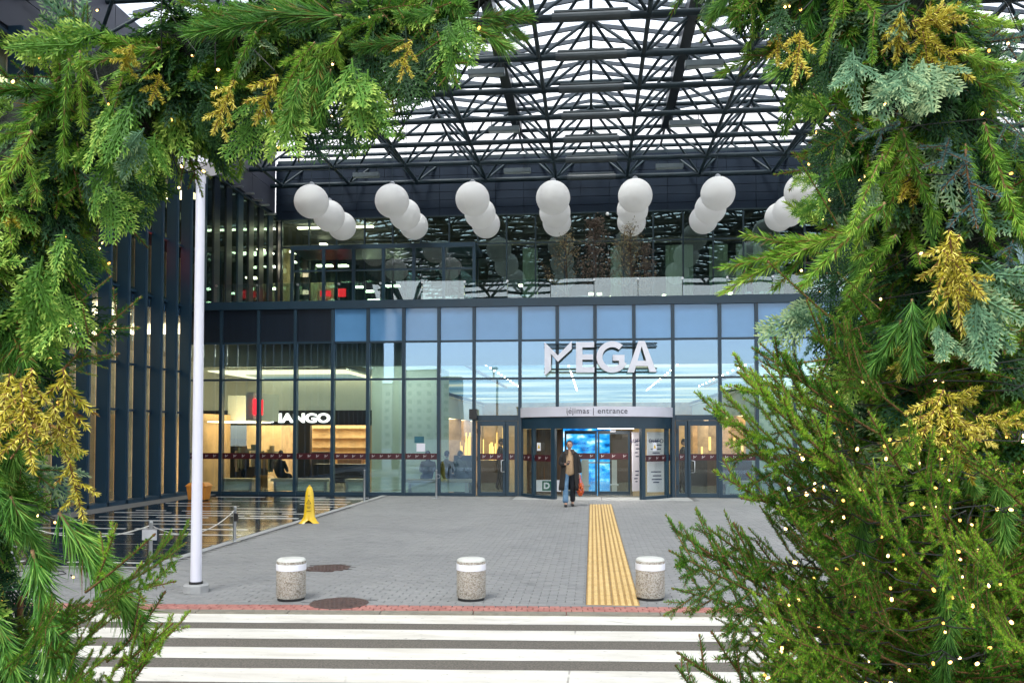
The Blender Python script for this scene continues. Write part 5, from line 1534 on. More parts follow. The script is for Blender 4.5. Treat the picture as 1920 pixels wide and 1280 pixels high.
class Sprig:
    """collects needles, scales and stems as arrays"""
    def __init__(s, seed): s.r = np.random.default_rng(seed); s.dry = float(s.r.choice([.01,.03,.09])); s.V = []; s.F = []; s.T = []; s.M = []; s.n = 0
    def put(s, v, f, tone, mi):
        s.V.append(v.reshape(-1, 3)); s.F.append(f + s.n); s.T.append(np.broadcast_to(tone, (len(f),)).astype(float)); s.M.append(np.broadcast_to(mi, (len(f),)).copy()); s.n += v.reshape(-1, 3).shape[0]
    def stem(s, P, r0, r1, mi=1, k=5):
        P = np.asarray(P, float); n = len(P)
        T = np.gradient(P, axis=0); T /= np.linalg.norm(T, axis=1)[:, None]
        up = np.array([0.03, .1, 1.0]); A = np.cross(T, up); A /= np.linalg.norm(A, axis=1)[:, None]; B = np.cross(T, A)
        rr = np.linspace(r0, r1, n)[:, None, None]; an = np.arange(k)*2*PI/k
        ring = P[:, None] + rr*(A[:, None]*np.cos(an)[None, :, None] + B[:, None]*np.sin(an)[None, :, None])
        f = []
        for i in range(n-1):
            for j in range(k): f.append((i*k+j, i*k+(j+1) % k, (i+1)*k+(j+1) % k, (i+1)*k+j))
        s.put(ring, np.array(f), .5, mi)
    def needles(s, B, Dv, L, W, tone, bend=None, mi=0):
        N = len(B); Dv = Dv/np.linalg.norm(Dv, axis=1)[:, None]
        S = np.cross(Dv, s.r.normal(size=(N, 3))); S /= np.linalg.norm(S, axis=1)[:, None]
        L = np.broadcast_to(L, (N,))[:, None]; W = np.broadcast_to(W, (N,))[:, None]
        mi = np.where(s.r.random(N) < s.dry, 2, mi)
        if bend is None:
            v = np.stack([B, B+Dv*L*.45+S*W/2, B+Dv*L, B+Dv*L*.45-S*W/2], 1)
            f = np.arange(4*N).reshape(N, 4)
            s.put(v, f, tone, mi)
        else:
            m = B+Dv*L*.5+bend*L*.12; t = B+Dv*L*.95+bend*L*.45
            v = np.stack([B-S*W*.35, B+S*W*.35, m+S*W*.5, m-S*W*.5, t+S*W*.1, t-S*W*.1], 1)
            o = np.arange(N)[:, None]*6
            f = np.concatenate([o+np.array([[0,1,2,3]]), o+np.array([[3,2,4,5]])])
            s.put(v, f, np.concatenate([np.broadcast_to(tone, (N,))]*2), np.concatenate([mi, mi]))
    def mesh(s, name, mats):
        V = np.concatenate(s.V); F = np.concatenate(s.F); T = np.concatenate(s.T); M = np.concatenate(s.M)
        me = bpy.data.meshes.new(name)
        me.vertices.add(len(V)); me.vertices.foreach_set('co', V.ravel())
        me.loops.add(F.size); me.loops.foreach_set('vertex_index', F.ravel().astype(np.int32))
        me.polygons.add(len(F)); me.polygons.foreach_set('loop_start', (np.arange(len(F))*4).astype(np.int32))
        for m in mats: me.materials.append(m)
        me.polygons.foreach_set('material_index', M.astype(np.int32))
        a = me.attributes.new('tone', 'FLOAT', 'FACE'); a.data.foreach_set('value', T)
        me.update(calc_edges=True)
        return me
def nrm(v): v = np.asarray(v, float); return v/np.linalg.norm(v)
def frame(a):
    a = nrm(a); u = np.array([0, 0, 1.0]) if abs(a[2]) < .9 else np.array([0, 1.0, 0])
    e2 = nrm(np.cross(u, a)); e1 = np.cross(a, e2); return a, e1, e2
def curve(p, a, L, bend, n=10):
    t = np.linspace(0, 1, n)[:, None]; return np.asarray(p) + nrm(a)*L*t + np.asarray(bend)*L*t*t
def brush(s, P, dens, nl, nw, a0=(35, 62), under=.35, tone=(.20, .70), tipt=.25, flat=False, bend=None):
    """needles round a shoot along the polyline P"""
    P = np.asarray(P); seg = np.linalg.norm(np.diff(P, axis=0), axis=1); L = seg.sum(); N = max(8, int(L*dens))
    r = s.r; t = np.sort(r.random(N)); x = t*(len(P)-1); i = np.minimum(x.astype(int), len(P)-2); fr = (x-i)[:, None]
    B = P[i]*(1-fr)+P[i+1]*fr; T = P[i+1]-P[i]; T /= np.linalg.norm(T, axis=1)[:, None]
    U = np.array([0, 0, 1.0]); E2 = np.cross(U, T); E2 /= (np.linalg.norm(E2, axis=1)[:, None]+1e-9); E1 = np.cross(T, E2)
    if flat: ph = np.where(r.random(N) < .5, 0, PI) + r.normal(0, .35, N) + PI/2
    else:
        ph = r.uniform(0, 2*PI, N); dn = (np.cos(ph) < -.3) & (r.random(N) > under); ph = np.where(dn, r.normal(0, .9, N), ph)
    al = np.radians(r.uniform(a0[0], a0[1], N)) * np.where(t > .9, 1-(t-.9)*6, 1)
    Dv = T*np.cos(al)[:, None] + (E1*np.cos(ph)[:, None]+E2*np.sin(ph)[:, None])*np.sin(al)[:, None]
    Ln = nl*r.uniform(.72, 1.1, N)*np.where(t > .93, .8, 1)
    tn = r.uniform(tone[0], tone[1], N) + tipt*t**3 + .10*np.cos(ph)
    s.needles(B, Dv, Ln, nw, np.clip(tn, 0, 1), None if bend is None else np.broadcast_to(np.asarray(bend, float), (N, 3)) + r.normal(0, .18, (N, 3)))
def bud(s, p, a, r):
    a, e1, e2 = frame(a); an = np.arange(5)*2*PI/5
    c = np.asarray(p)
    r0 = c[None]+(e1*np.cos(an)[:, None]+e2*np.sin(an)[:, None])*r
    r1 = c[None]+a*r*2.2+(e1*np.cos(an)[:, None]+e2*np.sin(an)[:, None])*r*.5
    f = np.array([(j, (j+1) % 5, 5+(j+1) % 5, 5+j) for j in range(5)]); s.put(np.concatenate([r0, r1]), f, .9, 1)

def spruce(seed, L, nside, sl, tert=0, nl=.0165, dens=1350, sub=.8):
    s = Sprig(seed); r = s.r
    P = curve((0,0,0), (1,0,0), L, (0, r.normal(0,.05), r.uniform(.02,.14))); s.stem(P, .0034*(L/.4)**.5, .0015)
    brush(s, P, dens, nl, .0020)
    bud(s, P[-1], P[-1]-P[-2], .0034)
    for k in range(nside):
        t = .18+.74*(k+r.uniform(-.2,.2))/nside; i = min(int(t*9), 8); p = P[i]+(P[i+1]-P[i])*(t*9-i)
        sd = 1 if k % 2 else -1
        l = sl*(1.1-t*.75)*r.uniform(.75,1.15); a = np.array([.72, sd*r.uniform(.6,.85), r.uniform(-.15,.35)])
        Q = curve(p, a, l, (.12,0,.10)); s.stem(Q, .0026, .0013); brush(s, Q, dens, nl*.95, .0019); bud(s, Q[-1], Q[-1]-Q[-2], .0026)
        for m in range(tert):
            tt = .25+.6*(m+.5)/tert; q = Q[int(tt*9)]; s2 = 1 if m % 2 else -1
            a2 = nrm(a)*.75 + np.array([-.1, s2*.6, r.uniform(-.2,.3)])*.8
            l2 = l*.48*(1.15-tt*.6)*r.uniform(.7,1.1)
            W = curve(q, a2, l2, (.1,0,.06), 6); s.stem(W, .0016, .001, k=4); brush(s, W, dens, nl*.9, .0018)
    return s
def fir(seed, L, side=2, nl=.027):
    s = Sprig(seed); r = s.r
    P = curve((0,0,0), (1,0,0), L, (0, r.normal(0,.10), r.uniform(-.22,.05))); s.stem(P, .0034, .0016)
    brush(s, P, 1900, nl, .0021, (28, 58), .8, (.15,.75), .25, bend=(.25,0,0))
    for k in range(side):
        i = r.integers(2, 6); sd = 1 if k % 2 else -1
        Q = curve(P[i], (.85, sd*.55, r.normal(0,.15)), L*r.uniform(.3,.5), (.1,0,-.1)); s.stem(Q, .0022, .0012); brush(s, Q, 1700, nl*.9, .002, (28, 58), .8, (.15,.75), .25, bend=(.25,0,0))
    return s
def pine(seed, L):
    s = Sprig(seed); r = s.r
    P = curve((0,0,0), (1,0,0), L, (0, r.normal(0,.08), r.uniform(-.15,.05))); s.stem(P, .0032, .0022)
    brush(s, P, 2300, .066, .0022, (14, 46), 1.0, (.12,.75), .15, bend=(.22, 0, -.12))
    return s
def thuja(seed, L, wid=.42, sub=1.0, nst=26):
    """flat scaly spray: axis, alternate side sprays, short branchlets"""
    s = Sprig(seed); r = s.r
    P = curve((0,0,0), (1,0,0), L, (0, r.normal(0,.10), r.uniform(-.20,.06)), 16); s.stem(P, .0024, .0012, 0, 4)
    B = []; Dd = []; Ln = []; Wd = []; Tn = []
    for k in range(nst):
        t = .06+.90*k/nst; x = t*15; i = min(int(x), 14); p = P[i]+(P[i+1]-P[i])*(x-i); T = nrm(P[i+1]-P[i])
        sd = 1 if k % 2 else -1
        e = nrm(np.array([-T[1], T[0], 0]))*sd
        l = L*wid*math.sin(PI*min(1, .25+.72*t))**.8*(1.05-.55*t)*r.uniform(.7,1.15)
        a = nrm(T*.78+e*.62+np.array([0,0,r.normal(0,.10)]))
        Q = curve(p, a, l, T*.18+np.array([0,0,r.normal(-.06,.08)]), 8)
        for j in range(7):
            B.append(Q[j]); Dd.append(Q[j+1]-Q[j]); Ln.append(np.linalg.norm(Q[j+1]-Q[j])*1.25); Wd.append(.0036); Tn.append(.35+.30*j/7)
        nb_ = max(3, int(l/.0062*sub))
        for m in range(nb_):
            tt = (m+.6)/nb_*7; j = min(int(tt), 6); q = Q[j]+(Q[j+1]-Q[j])*(tt-j); tq = nrm(Q[j+1]-Q[j]); s2 = 1 if m % 2 else -1
            e2 = nrm(np.array([-tq[1], tq[0], 0]))*s2
            B.append(q); Dd.append(tq*.8+e2*.62+np.array([0,0,r.normal(0,.12)])); Ln.append(.0155*r.uniform(.6,1.25)*(1.15-.5*tt/7)); Wd.append(.0040); Tn.append(.45+.40*(tt/7)**1.5+r.normal(0,.07))
        B.append(Q[-1]); Dd.append(Q[-1]-Q[-2]); Ln.append(.014); Wd.append(.0036); Tn.append(.9)
    for j in range(15):
        B.append(P[j]); Dd.append(P[j+1]-P[j]); Ln.append(np.linalg.norm(P[j+1]-P[j])*1.2); Wd.append(.0046); Tn.append(.40)
    B = np.array(B); Dd = np.array(Dd); Dd /= np.linalg.norm(Dd, axis=1)[:, None]; Ln = np.array(Ln)[:, None]; Wd = np.array(Wd)[:, None]; N = len(B)
    S = np.cross(Dd, np.array([0,0,1.0])+r.normal(0,.35,(N,3))); S /= np.linalg.norm(S, axis=1)[:, None]
    v = np.stack([B-S*Wd*.3, B+S*Wd*.3, B+Dd*Ln*.6+S*Wd*.55, B+Dd*Ln+S*Wd*.12, B+Dd*Ln-S*Wd*.12, B+Dd*Ln*.6-S*Wd*.55], 1)
    o = np.arange(N)[:, None]*6
    f = np.concatenate([o+np.array([[0,1,2,5]]), o+np.array([[5,2,3,4]])])
    s.put(v, f, np.clip(np.array(Tn+Tn), 0, 1), 0)
    return s
def thuja_branch(seed, L, wid, sub, nst):
    """three or four narrow sprays on one drooping stem, set at different turns"""
    r = np.random.default_rng(seed+500); s = thuja(seed, L, wid, sub, nst)
    for k in range(3):
        t = thuja(seed*7+k, L*r.uniform(.5,.72), wid*1.05, sub, int(nst*.7))
        a = (1 if k % 2 else -1)*r.uniform(.25,.6); b = r.uniform(-.5,.5); c = r.uniform(-.9,.9)
        Rz = np.array([[math.cos(a),-math.sin(a),0],[math.sin(a),math.cos(a),0],[0,0,1]]); Ry = np.array([[math.cos(b),0,math.sin(b)],[0,1,0],[-math.sin(b),0,math.cos(b)]]); Rx = np.array([[1,0,0],[0,math.cos(c),-math.sin(c)],[0,math.sin(c),math.cos(c)]])
        Mx = Rz @ Ry @ Rx; off = np.array([L*(.08+.17*k), 0, r.normal(0,.006)])
        for V, F, T, M in zip(t.V, t.F, t.T, t.M):
            base = F.min(); s.V.append(V @ Mx.T + off); s.F.append(F - base + s.n); s.T.append(T); s.M.append(M); s.n += len(V)
    return s
def yew(seed, L, side=4):
    s = Sprig(seed); r = s.r
    P = curve((0,0,0), (1,0,0), L, (0, r.normal(0,.08), r.uniform(-.2,.05))); s.stem(P, .003, .0014)
    kw = dict(a0=(40, 72), under=1.0, tone=(.10,.85), tipt=.3)
    s_n = .0175
    brush(s, P, 1300, s_n, .0030, **kw, bend=(.25,0,.1))
    for k in range(side):
        i = 1+int(6*k/side); sd = 1 if k % 2 else -1
        Q = curve(P[i], (.75, sd*.65, r.normal(0,.15)), L*r.uniform(.22,.42), (.1,0,-.12)); s.stem(Q, .0016, .001); brush(s, Q, 1300, s_n*.95, .0028, **kw, bend=(.25,0,.1))
    return s
TPL = {
 'spruce_bough': [(spruce(11+i, .55, 12, .25, 2, nl=.0155, dens=1750).mesh('spruce_bough', [M_SPR, BARK, M_BRN]), .55) for i in range(5)],
 'spruce_shoot': [(spruce(21+i, .26, 3+i % 3, .10).mesh('spruce_shoot', [M_SPR, BARK, M_BRN]), .26) for i in range(3)] + [(spruce(25, .24, 0, .1, nl=.0115, dens=1300).mesh('spruce_shoot', [M_SPR, BARK, M_BRN]), .24)] + [(spruce(26+i, .27, 4+i, .12).mesh('spruce_shoot', [M_SPR, BARK, M_BRN]), .27) for i in range(3)],
 'fir_sprig':    [(fir(31+i, .26, i % 4).mesh('fir_sprig', [M_FIR, BARKL, M_BRN]), .26) for i in range(8)],
 'pine_sprig':   [(pine(41+i, .24).mesh('pine_sprig', [M_PIN, BARKL, M_BRN]), .29) for i in range(5)],
 'thuja_spray':  [(thuja_branch(51+i, .22, .22+.04*(i % 4), 1.0, 24).mesh('thuja_spray', [M_THU, BARK]), .22) for i in range(8)],
 'cypress_spray':[(thuja_branch(161+i, .20, .22+.04*(i % 3), .95, 22).mesh('cypress_spray', [M_CYP, BARK]), .20) for i in range(5)],
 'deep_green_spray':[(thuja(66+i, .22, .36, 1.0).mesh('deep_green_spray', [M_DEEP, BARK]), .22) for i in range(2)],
 'golden_sprig': [(yew(71+i, .20, 3+i).mesh('golden_sprig', [M_YEW, BARK, M_BRN]), .20) for i in range(5)],
 'blue_spruce_sprig': [(spruce(81+i, .20, 3, .09, nl=.019, dens=1500).mesh('blue_spruce_sprig', [M_BLU, BARK, M_BRN]), .20) for i in range(2)],
}
FR = random.Random(99)
def place(kind, base, tip, parent, face=None, roll=None, var=None):
    """a sprig from base to tip, its flat side towards `face`"""
    me, L0 = TPL[kind][FR.randrange(len(TPL[kind])) if var is None else var % len(TPL[kind])]
    base, tip = Vector(base), Vector(tip); d = tip-base; L_ = d.length; x = d/L_
    f = Vector(face) if face is not None else (EYEV-base)
    f = f.normalized(); z = (f - x*f.dot(x))
    z = z.normalized() if z.length > 1e-3 else x.orthogonal().normalized()
    y_ = z.cross(x)
    M = Matrix((x, y_, z)).transposed().to_4x4() @ Matrix.Rotation(FR.gauss(0,.45) if roll is None else roll, 4, 'X')
    sc = L_/L0; w = sc**.6 if sc < 1 else sc**.8
    sh_ = Matrix.Identity(4); sh_[1][0] = FR.gauss(0,.10); sh_[2][0] = FR.gauss(0,.10); sh_[1][2] = FR.gauss(0,.12)
    M = Matrix.Translation(base) @ M @ sh_ @ Matrix.Diagonal((sc, w*FR.uniform(.82,1.18), w*FR.uniform(.82,1.18), 1))
    return inst(me, kind, parent, M)

def core_mesh(path, name, parent, m):
    mb = MB(); n = 16; r = random.Random(5)
    pts = [p for p, _ in path]; rad = [q for _, q in path]
    mb.tube(pts, rad, n)
    vs = [Vector(v) for v in mb.v]
    mb.v = [tuple(v + Vector((r.gauss(0,.012), r.gauss(0,.012), r.gauss(0,.012)))) for v in vs]
    return mb.build(name, m, parent, smooth=True)
def resample(path, n):
    P = [Vector(p) for p, _ in path]; R = [q for _, q in path]; d = [0]
    for a, b in zip(P[:-1], P[1:]): d.append(d[-1]+(b-a).length)
    out = []
    for i in range(n):
        s = d[-1]*i/(n-1); k = max(j for j in range(len(d)) if d[j] <= s+1e-9); k = min(k, len(P)-2)
        t = (s-d[k])/(d[k+1]-d[k]); out.append((P[k].lerp(P[k+1], t), R[k]+(R[k+1]-R[k])*t))
    return out
COREM = mat('dark_garland_core', (.006,.012,.005), .95, 0, .4, 60, .8, 150)
DEP = 1.95
def px_path(rows): return resample([(at(x, y, dp), r*dp/FPX) for x, y, dp, r in rows], 60)
LPATH = px_path([(-190, 2560, DEP, 80), (-160, 1700, DEP, 80), (-110, 1280, DEP, 75), (-75, 1000, DEP, 72), (-50, 780, DEP, 70), (-35, 600, DEP, 72), (0, 430, DEP, 75), (80, 285, DEP, 80), (220, 180, DEP, 76), (400, 105, DEP, 66), (560, 60, DEP, 52), (700, 30, DEP, 30), (790, 20, DEP, 12), (890, 10, DEP, 7), (950, -40, DEP, 6), (1000, -160, DEP, 6)])
RPATH = px_path([(1300, -260, DEP, 50), (1440, -170, DEP, 60), (1580, -70, DEP, 75), (1685, 70, DEP, 100), (1735, 240, DEP, 115), (1755, 420, DEP, 120), (1765, 600, DEP, 120), (1790, 800, DEP, 120), (1830, 1020, DEP, 115), (1890, 1300, DEP, 110), (1910, 1700, DEP, 105), (1920, 2560, DEP, 105)])
garl = thing('garland_arch', 'left arm of the evergreen arch, mixed fir, pine, thuja and golden sprigs', 'garland', LPATH[0][0], group='evergreen arch')
garr = thing('garland_arch', 'right arm of the evergreen arch, thick with pale fir and golden sprigs', 'garland', RPATH[-1][0], group='evergreen arch')
for g_ in (garl, garr): g_.location = (0, 0, 0)
garl.location = (0,0,0)
core_mesh(LPATH, 'core', garl, COREM); core_mesh(RPATH, 'core', garr, COREM)
COUNT = {}
def grow(path, parent, n, weights, hang, seed, lens, side_bias=0.0, rmul=1.0, zlim=.9):
    r = random.Random(seed); kinds = list(weights); ws = [weights[k] for k in kinds]
    tot = [(p, q, i) for i, (p, q) in enumerate(path)]
    for c in range(n):
        i = r.randrange(len(path)-1)
        while path[i][0].z < zlim and r.random() < .75: i = r.randrange(len(path)-1)
        t = r.random(); p = path[i][0].lerp(path[i+1][0], t); R_ = path[i][1]+(path[i+1][1]-path[i][1])*t
        T = (path[i+1][0]-path[i][0]).normalized()
        view = (EYEV-p).normalized()
        # round the core, mostly on the near side
        a = r.gauss(0, 1.05) if r.random() < .82 else r.uniform(0, 2*PI)
        e1 = (view - T*view.dot(T)).normalized(); e2 = T.cross(e1)
        nn = e1*math.cos(a)+e2*math.sin(a)
        k = r.choices(kinds, ws)[0]
        if COUNT.get((parent.name, k), 0) > 290: k = r.choice(kinds)
        COUNT[(parent.name, k)] = COUNT.get((parent.name, k), 0)+1
        ln = r.uniform(*lens)*{'pine_sprig': 1.15, 'spruce_shoot': 1.0, 'golden_sprig': .8, 'blue_spruce_sprig': .75, 'cypress_spray': .95}.get(k, 1.0)
        b = p + nn*R_*r.uniform(.55, 1.02)*rmul
        d = nn*r.uniform(.25, .75) + Vector((0,0,-1))*hang*r.uniform(.4, 1.2) + T*r.gauss(0,.35) + Vector((r.gauss(0,.22), r.gauss(0,.12), r.gauss(0,.22)))
        d.normalize()
        place(k, b, b+d*ln, parent, face=nn+view*.8+Vector((0,0,.5)))
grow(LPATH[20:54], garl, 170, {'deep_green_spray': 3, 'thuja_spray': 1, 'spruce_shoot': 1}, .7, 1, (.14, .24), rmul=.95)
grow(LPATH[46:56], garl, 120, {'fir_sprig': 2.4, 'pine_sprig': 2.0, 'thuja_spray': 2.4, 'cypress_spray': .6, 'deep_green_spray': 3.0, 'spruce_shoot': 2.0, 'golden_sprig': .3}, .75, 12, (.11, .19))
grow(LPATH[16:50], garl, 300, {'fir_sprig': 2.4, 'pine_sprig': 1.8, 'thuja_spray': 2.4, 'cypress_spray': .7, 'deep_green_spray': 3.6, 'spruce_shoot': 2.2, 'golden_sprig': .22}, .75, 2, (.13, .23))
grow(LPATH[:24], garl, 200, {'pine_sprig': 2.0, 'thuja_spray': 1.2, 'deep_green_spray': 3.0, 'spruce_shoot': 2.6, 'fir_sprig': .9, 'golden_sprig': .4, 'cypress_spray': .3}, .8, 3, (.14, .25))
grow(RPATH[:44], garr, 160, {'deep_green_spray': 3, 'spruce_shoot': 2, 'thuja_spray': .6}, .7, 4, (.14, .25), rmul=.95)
grow(RPATH[:36], garr, 470, {'fir_sprig': 3.2, 'cypress_spray': 1.3, 'thuja_spray': 1.2, 'spruce_shoot': 3.0, 'deep_green_spray': 3.2, 'blue_spruce_sprig': .8, 'golden_sprig': .35, 'pine_sprig': .8}, .75, 5, (.15, .26))
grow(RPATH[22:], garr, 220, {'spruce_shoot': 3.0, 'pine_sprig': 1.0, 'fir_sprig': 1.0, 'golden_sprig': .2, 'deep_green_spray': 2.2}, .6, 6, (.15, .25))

# ---- the sprigs that give the arch its outline, laid one by one: kind, base, tip (photo), distance
def hero(kind, x0, y0, x1, y1, dp, parent, dd=0.0, face=None, var=None):
    place(kind, at(x0, y0, dp), at(x1, y1, dp+dd), parent, face, FR.gauss(0,.2), var)
HL = [
 ('fir_sprig',130,110,105,300,1.62,0),('fir_sprig',150,95,165,230,1.64,0),('fir_sprig',60,245,-30,400,1.60,0),('fir_sprig',70,215,-20,290,1.63,0),('fir_sprig',300,90,130,120,1.62,0),
 ('pine_sprig',640,30,400,20,1.66,0),('pine_sprig',500,40,330,50,1.66,0),('fir_sprig',590,80,530,190,1.62,1),('pine_sprig',560,150,530,260,1.66,0),('pine_sprig',760,75,655,95,1.68,0),
 ('thuja_spray',250,180,210,345,1.62,0),('thuja_spray',215,190,165,330,1.64,0),('thuja_spray',290,250,300,345,1.64,0),('cypress_spray',270,240,235,340,1.60,1),
 ('golden_sprig',440,150,395,250,1.62,0),('golden_sprig',520,140,470,235,1.62,0),('golden_sprig',250,85,230,130,1.58,0),('golden_sprig',300,140,275,185,1.58,1),
 ('thuja_spray',700,170,735,275,1.66,0),('thuja_spray',690,130,700,250,1.66,1),('deep_green_spray',660,150,650,285,1.70,0),('spruce_shoot',820,60,860,160,1.68,0),('thuja_spray',840,40,850,150,1.66,0),('golden_sprig',770,75,740,140,1.62,0),
 ('thuja_spray',860,30,890,115,1.66,0),('deep_green_spray',800,70,790,185,1.70,0),('deep_green_spray',740,90,760,205,1.7,0),('pine_sprig',900,35,1005,25,1.70,0),('pine_sprig',920,45,995,70,1.70,0),('spruce_shoot',700,20,780,5,1.7,0),
 ('thuja_spray',480,180,470,295,1.74,0),('deep_green_spray',500,150,490,300,1.76,0),('pine_sprig',600,90,590,230,1.7,0),('fir_sprig',640,60,600,170,1.66,3),('thuja_spray',570,130,560,250,1.68,4),('deep_green_spray',700,60,690,210,1.74,0),('deep_green_spray',760,50,770,180,1.74,1),('fir_sprig',720,30,640,60,1.66,6),('pine_sprig',820,20,740,50,1.68,1),('fir_sprig',480,60,420,170,1.64,4),('thuja_spray',660,110,680,240,1.68,6),('spruce_shoot',780,40,820,140,1.68,5),('deep_green_spray',840,30,830,130,1.72,0),('pine_sprig',560,20,480,-10,1.7,1),('fir_sprig',420,30,330,10,1.68,2),('deep_green_spray',440,200,430,310,1.78,0),('deep_green_spray',560,190,600,290,1.72,0),('thuja_spray',520,200,560,295,1.70,1),('deep_green_spray',620,180,645,290,1.72,0),('pine_sprig',620,130,600,260,1.7,0),('deep_green_spray',380,180,395,275,1.7,0),
 ('thuja_spray',200,60,40,75,1.70,0),('thuja_spray',150,80,20,120,1.68,0),('spruce_shoot',170,60,130,25,1.72,0),('thuja_spray',180,340,235,430,1.74,0),('deep_green_spray',150,320,260,400,1.76,0),('deep_green_spray',230,280,270,420,1.76,1),
 ('spruce_shoot',120,690,238,540,1.66,0),('spruce_shoot',110,600,210,522,1.68,0),('spruce_shoot',140,650,195,630,1.66,0),('spruce_shoot',130,700,195,660,1.66,0),('spruce_shoot',20,860,90,740,1.60,0),('spruce_shoot',120,800,160,755,1.68,0),
 ('golden_sprig',60,690,25,830,1.60,1),('golden_sprig',120,690,130,850,1.62,2),('golden_sprig',40,720,45,880,1.58,0),('golden_sprig',100,760,140,880,1.60,1),('golden_sprig',130,860,180,965,1.62,0),('golden_sprig',20,700,-20,860,1.6,0),
 ('thuja_spray',80,480,30,640,1.60,0),('thuja_spray',60,560,90,690,1.62,1),('thuja_spray',120,430,110,560,1.64,0),('thuja_spray',110,540,150,640,1.66,0),('deep_green_spray',130,430,175,530,1.72,0),
 ('pine_sprig',20,930,85,1100,1.58,0),('pine_sprig',60,1030,130,1290,1.58,1),('pine_sprig',110,960,265,1240,1.62,2),('pine_sprig',150,990,255,1180,1.64,0),('pine_sprig',-10,1150,60,1330,1.55,0),('pine_sprig',90,1150,180,1340,1.58,1),('pine_sprig',-20,900,60,1010,1.6,1),('pine_sprig',150,970,205,1060,1.66,0)]
for k, x0, y0, x1, y1, dp, v in HL: hero(k, x0, y0, x1, y1, dp, garl, FR.uniform(-.06,.06), None, v if v else None)
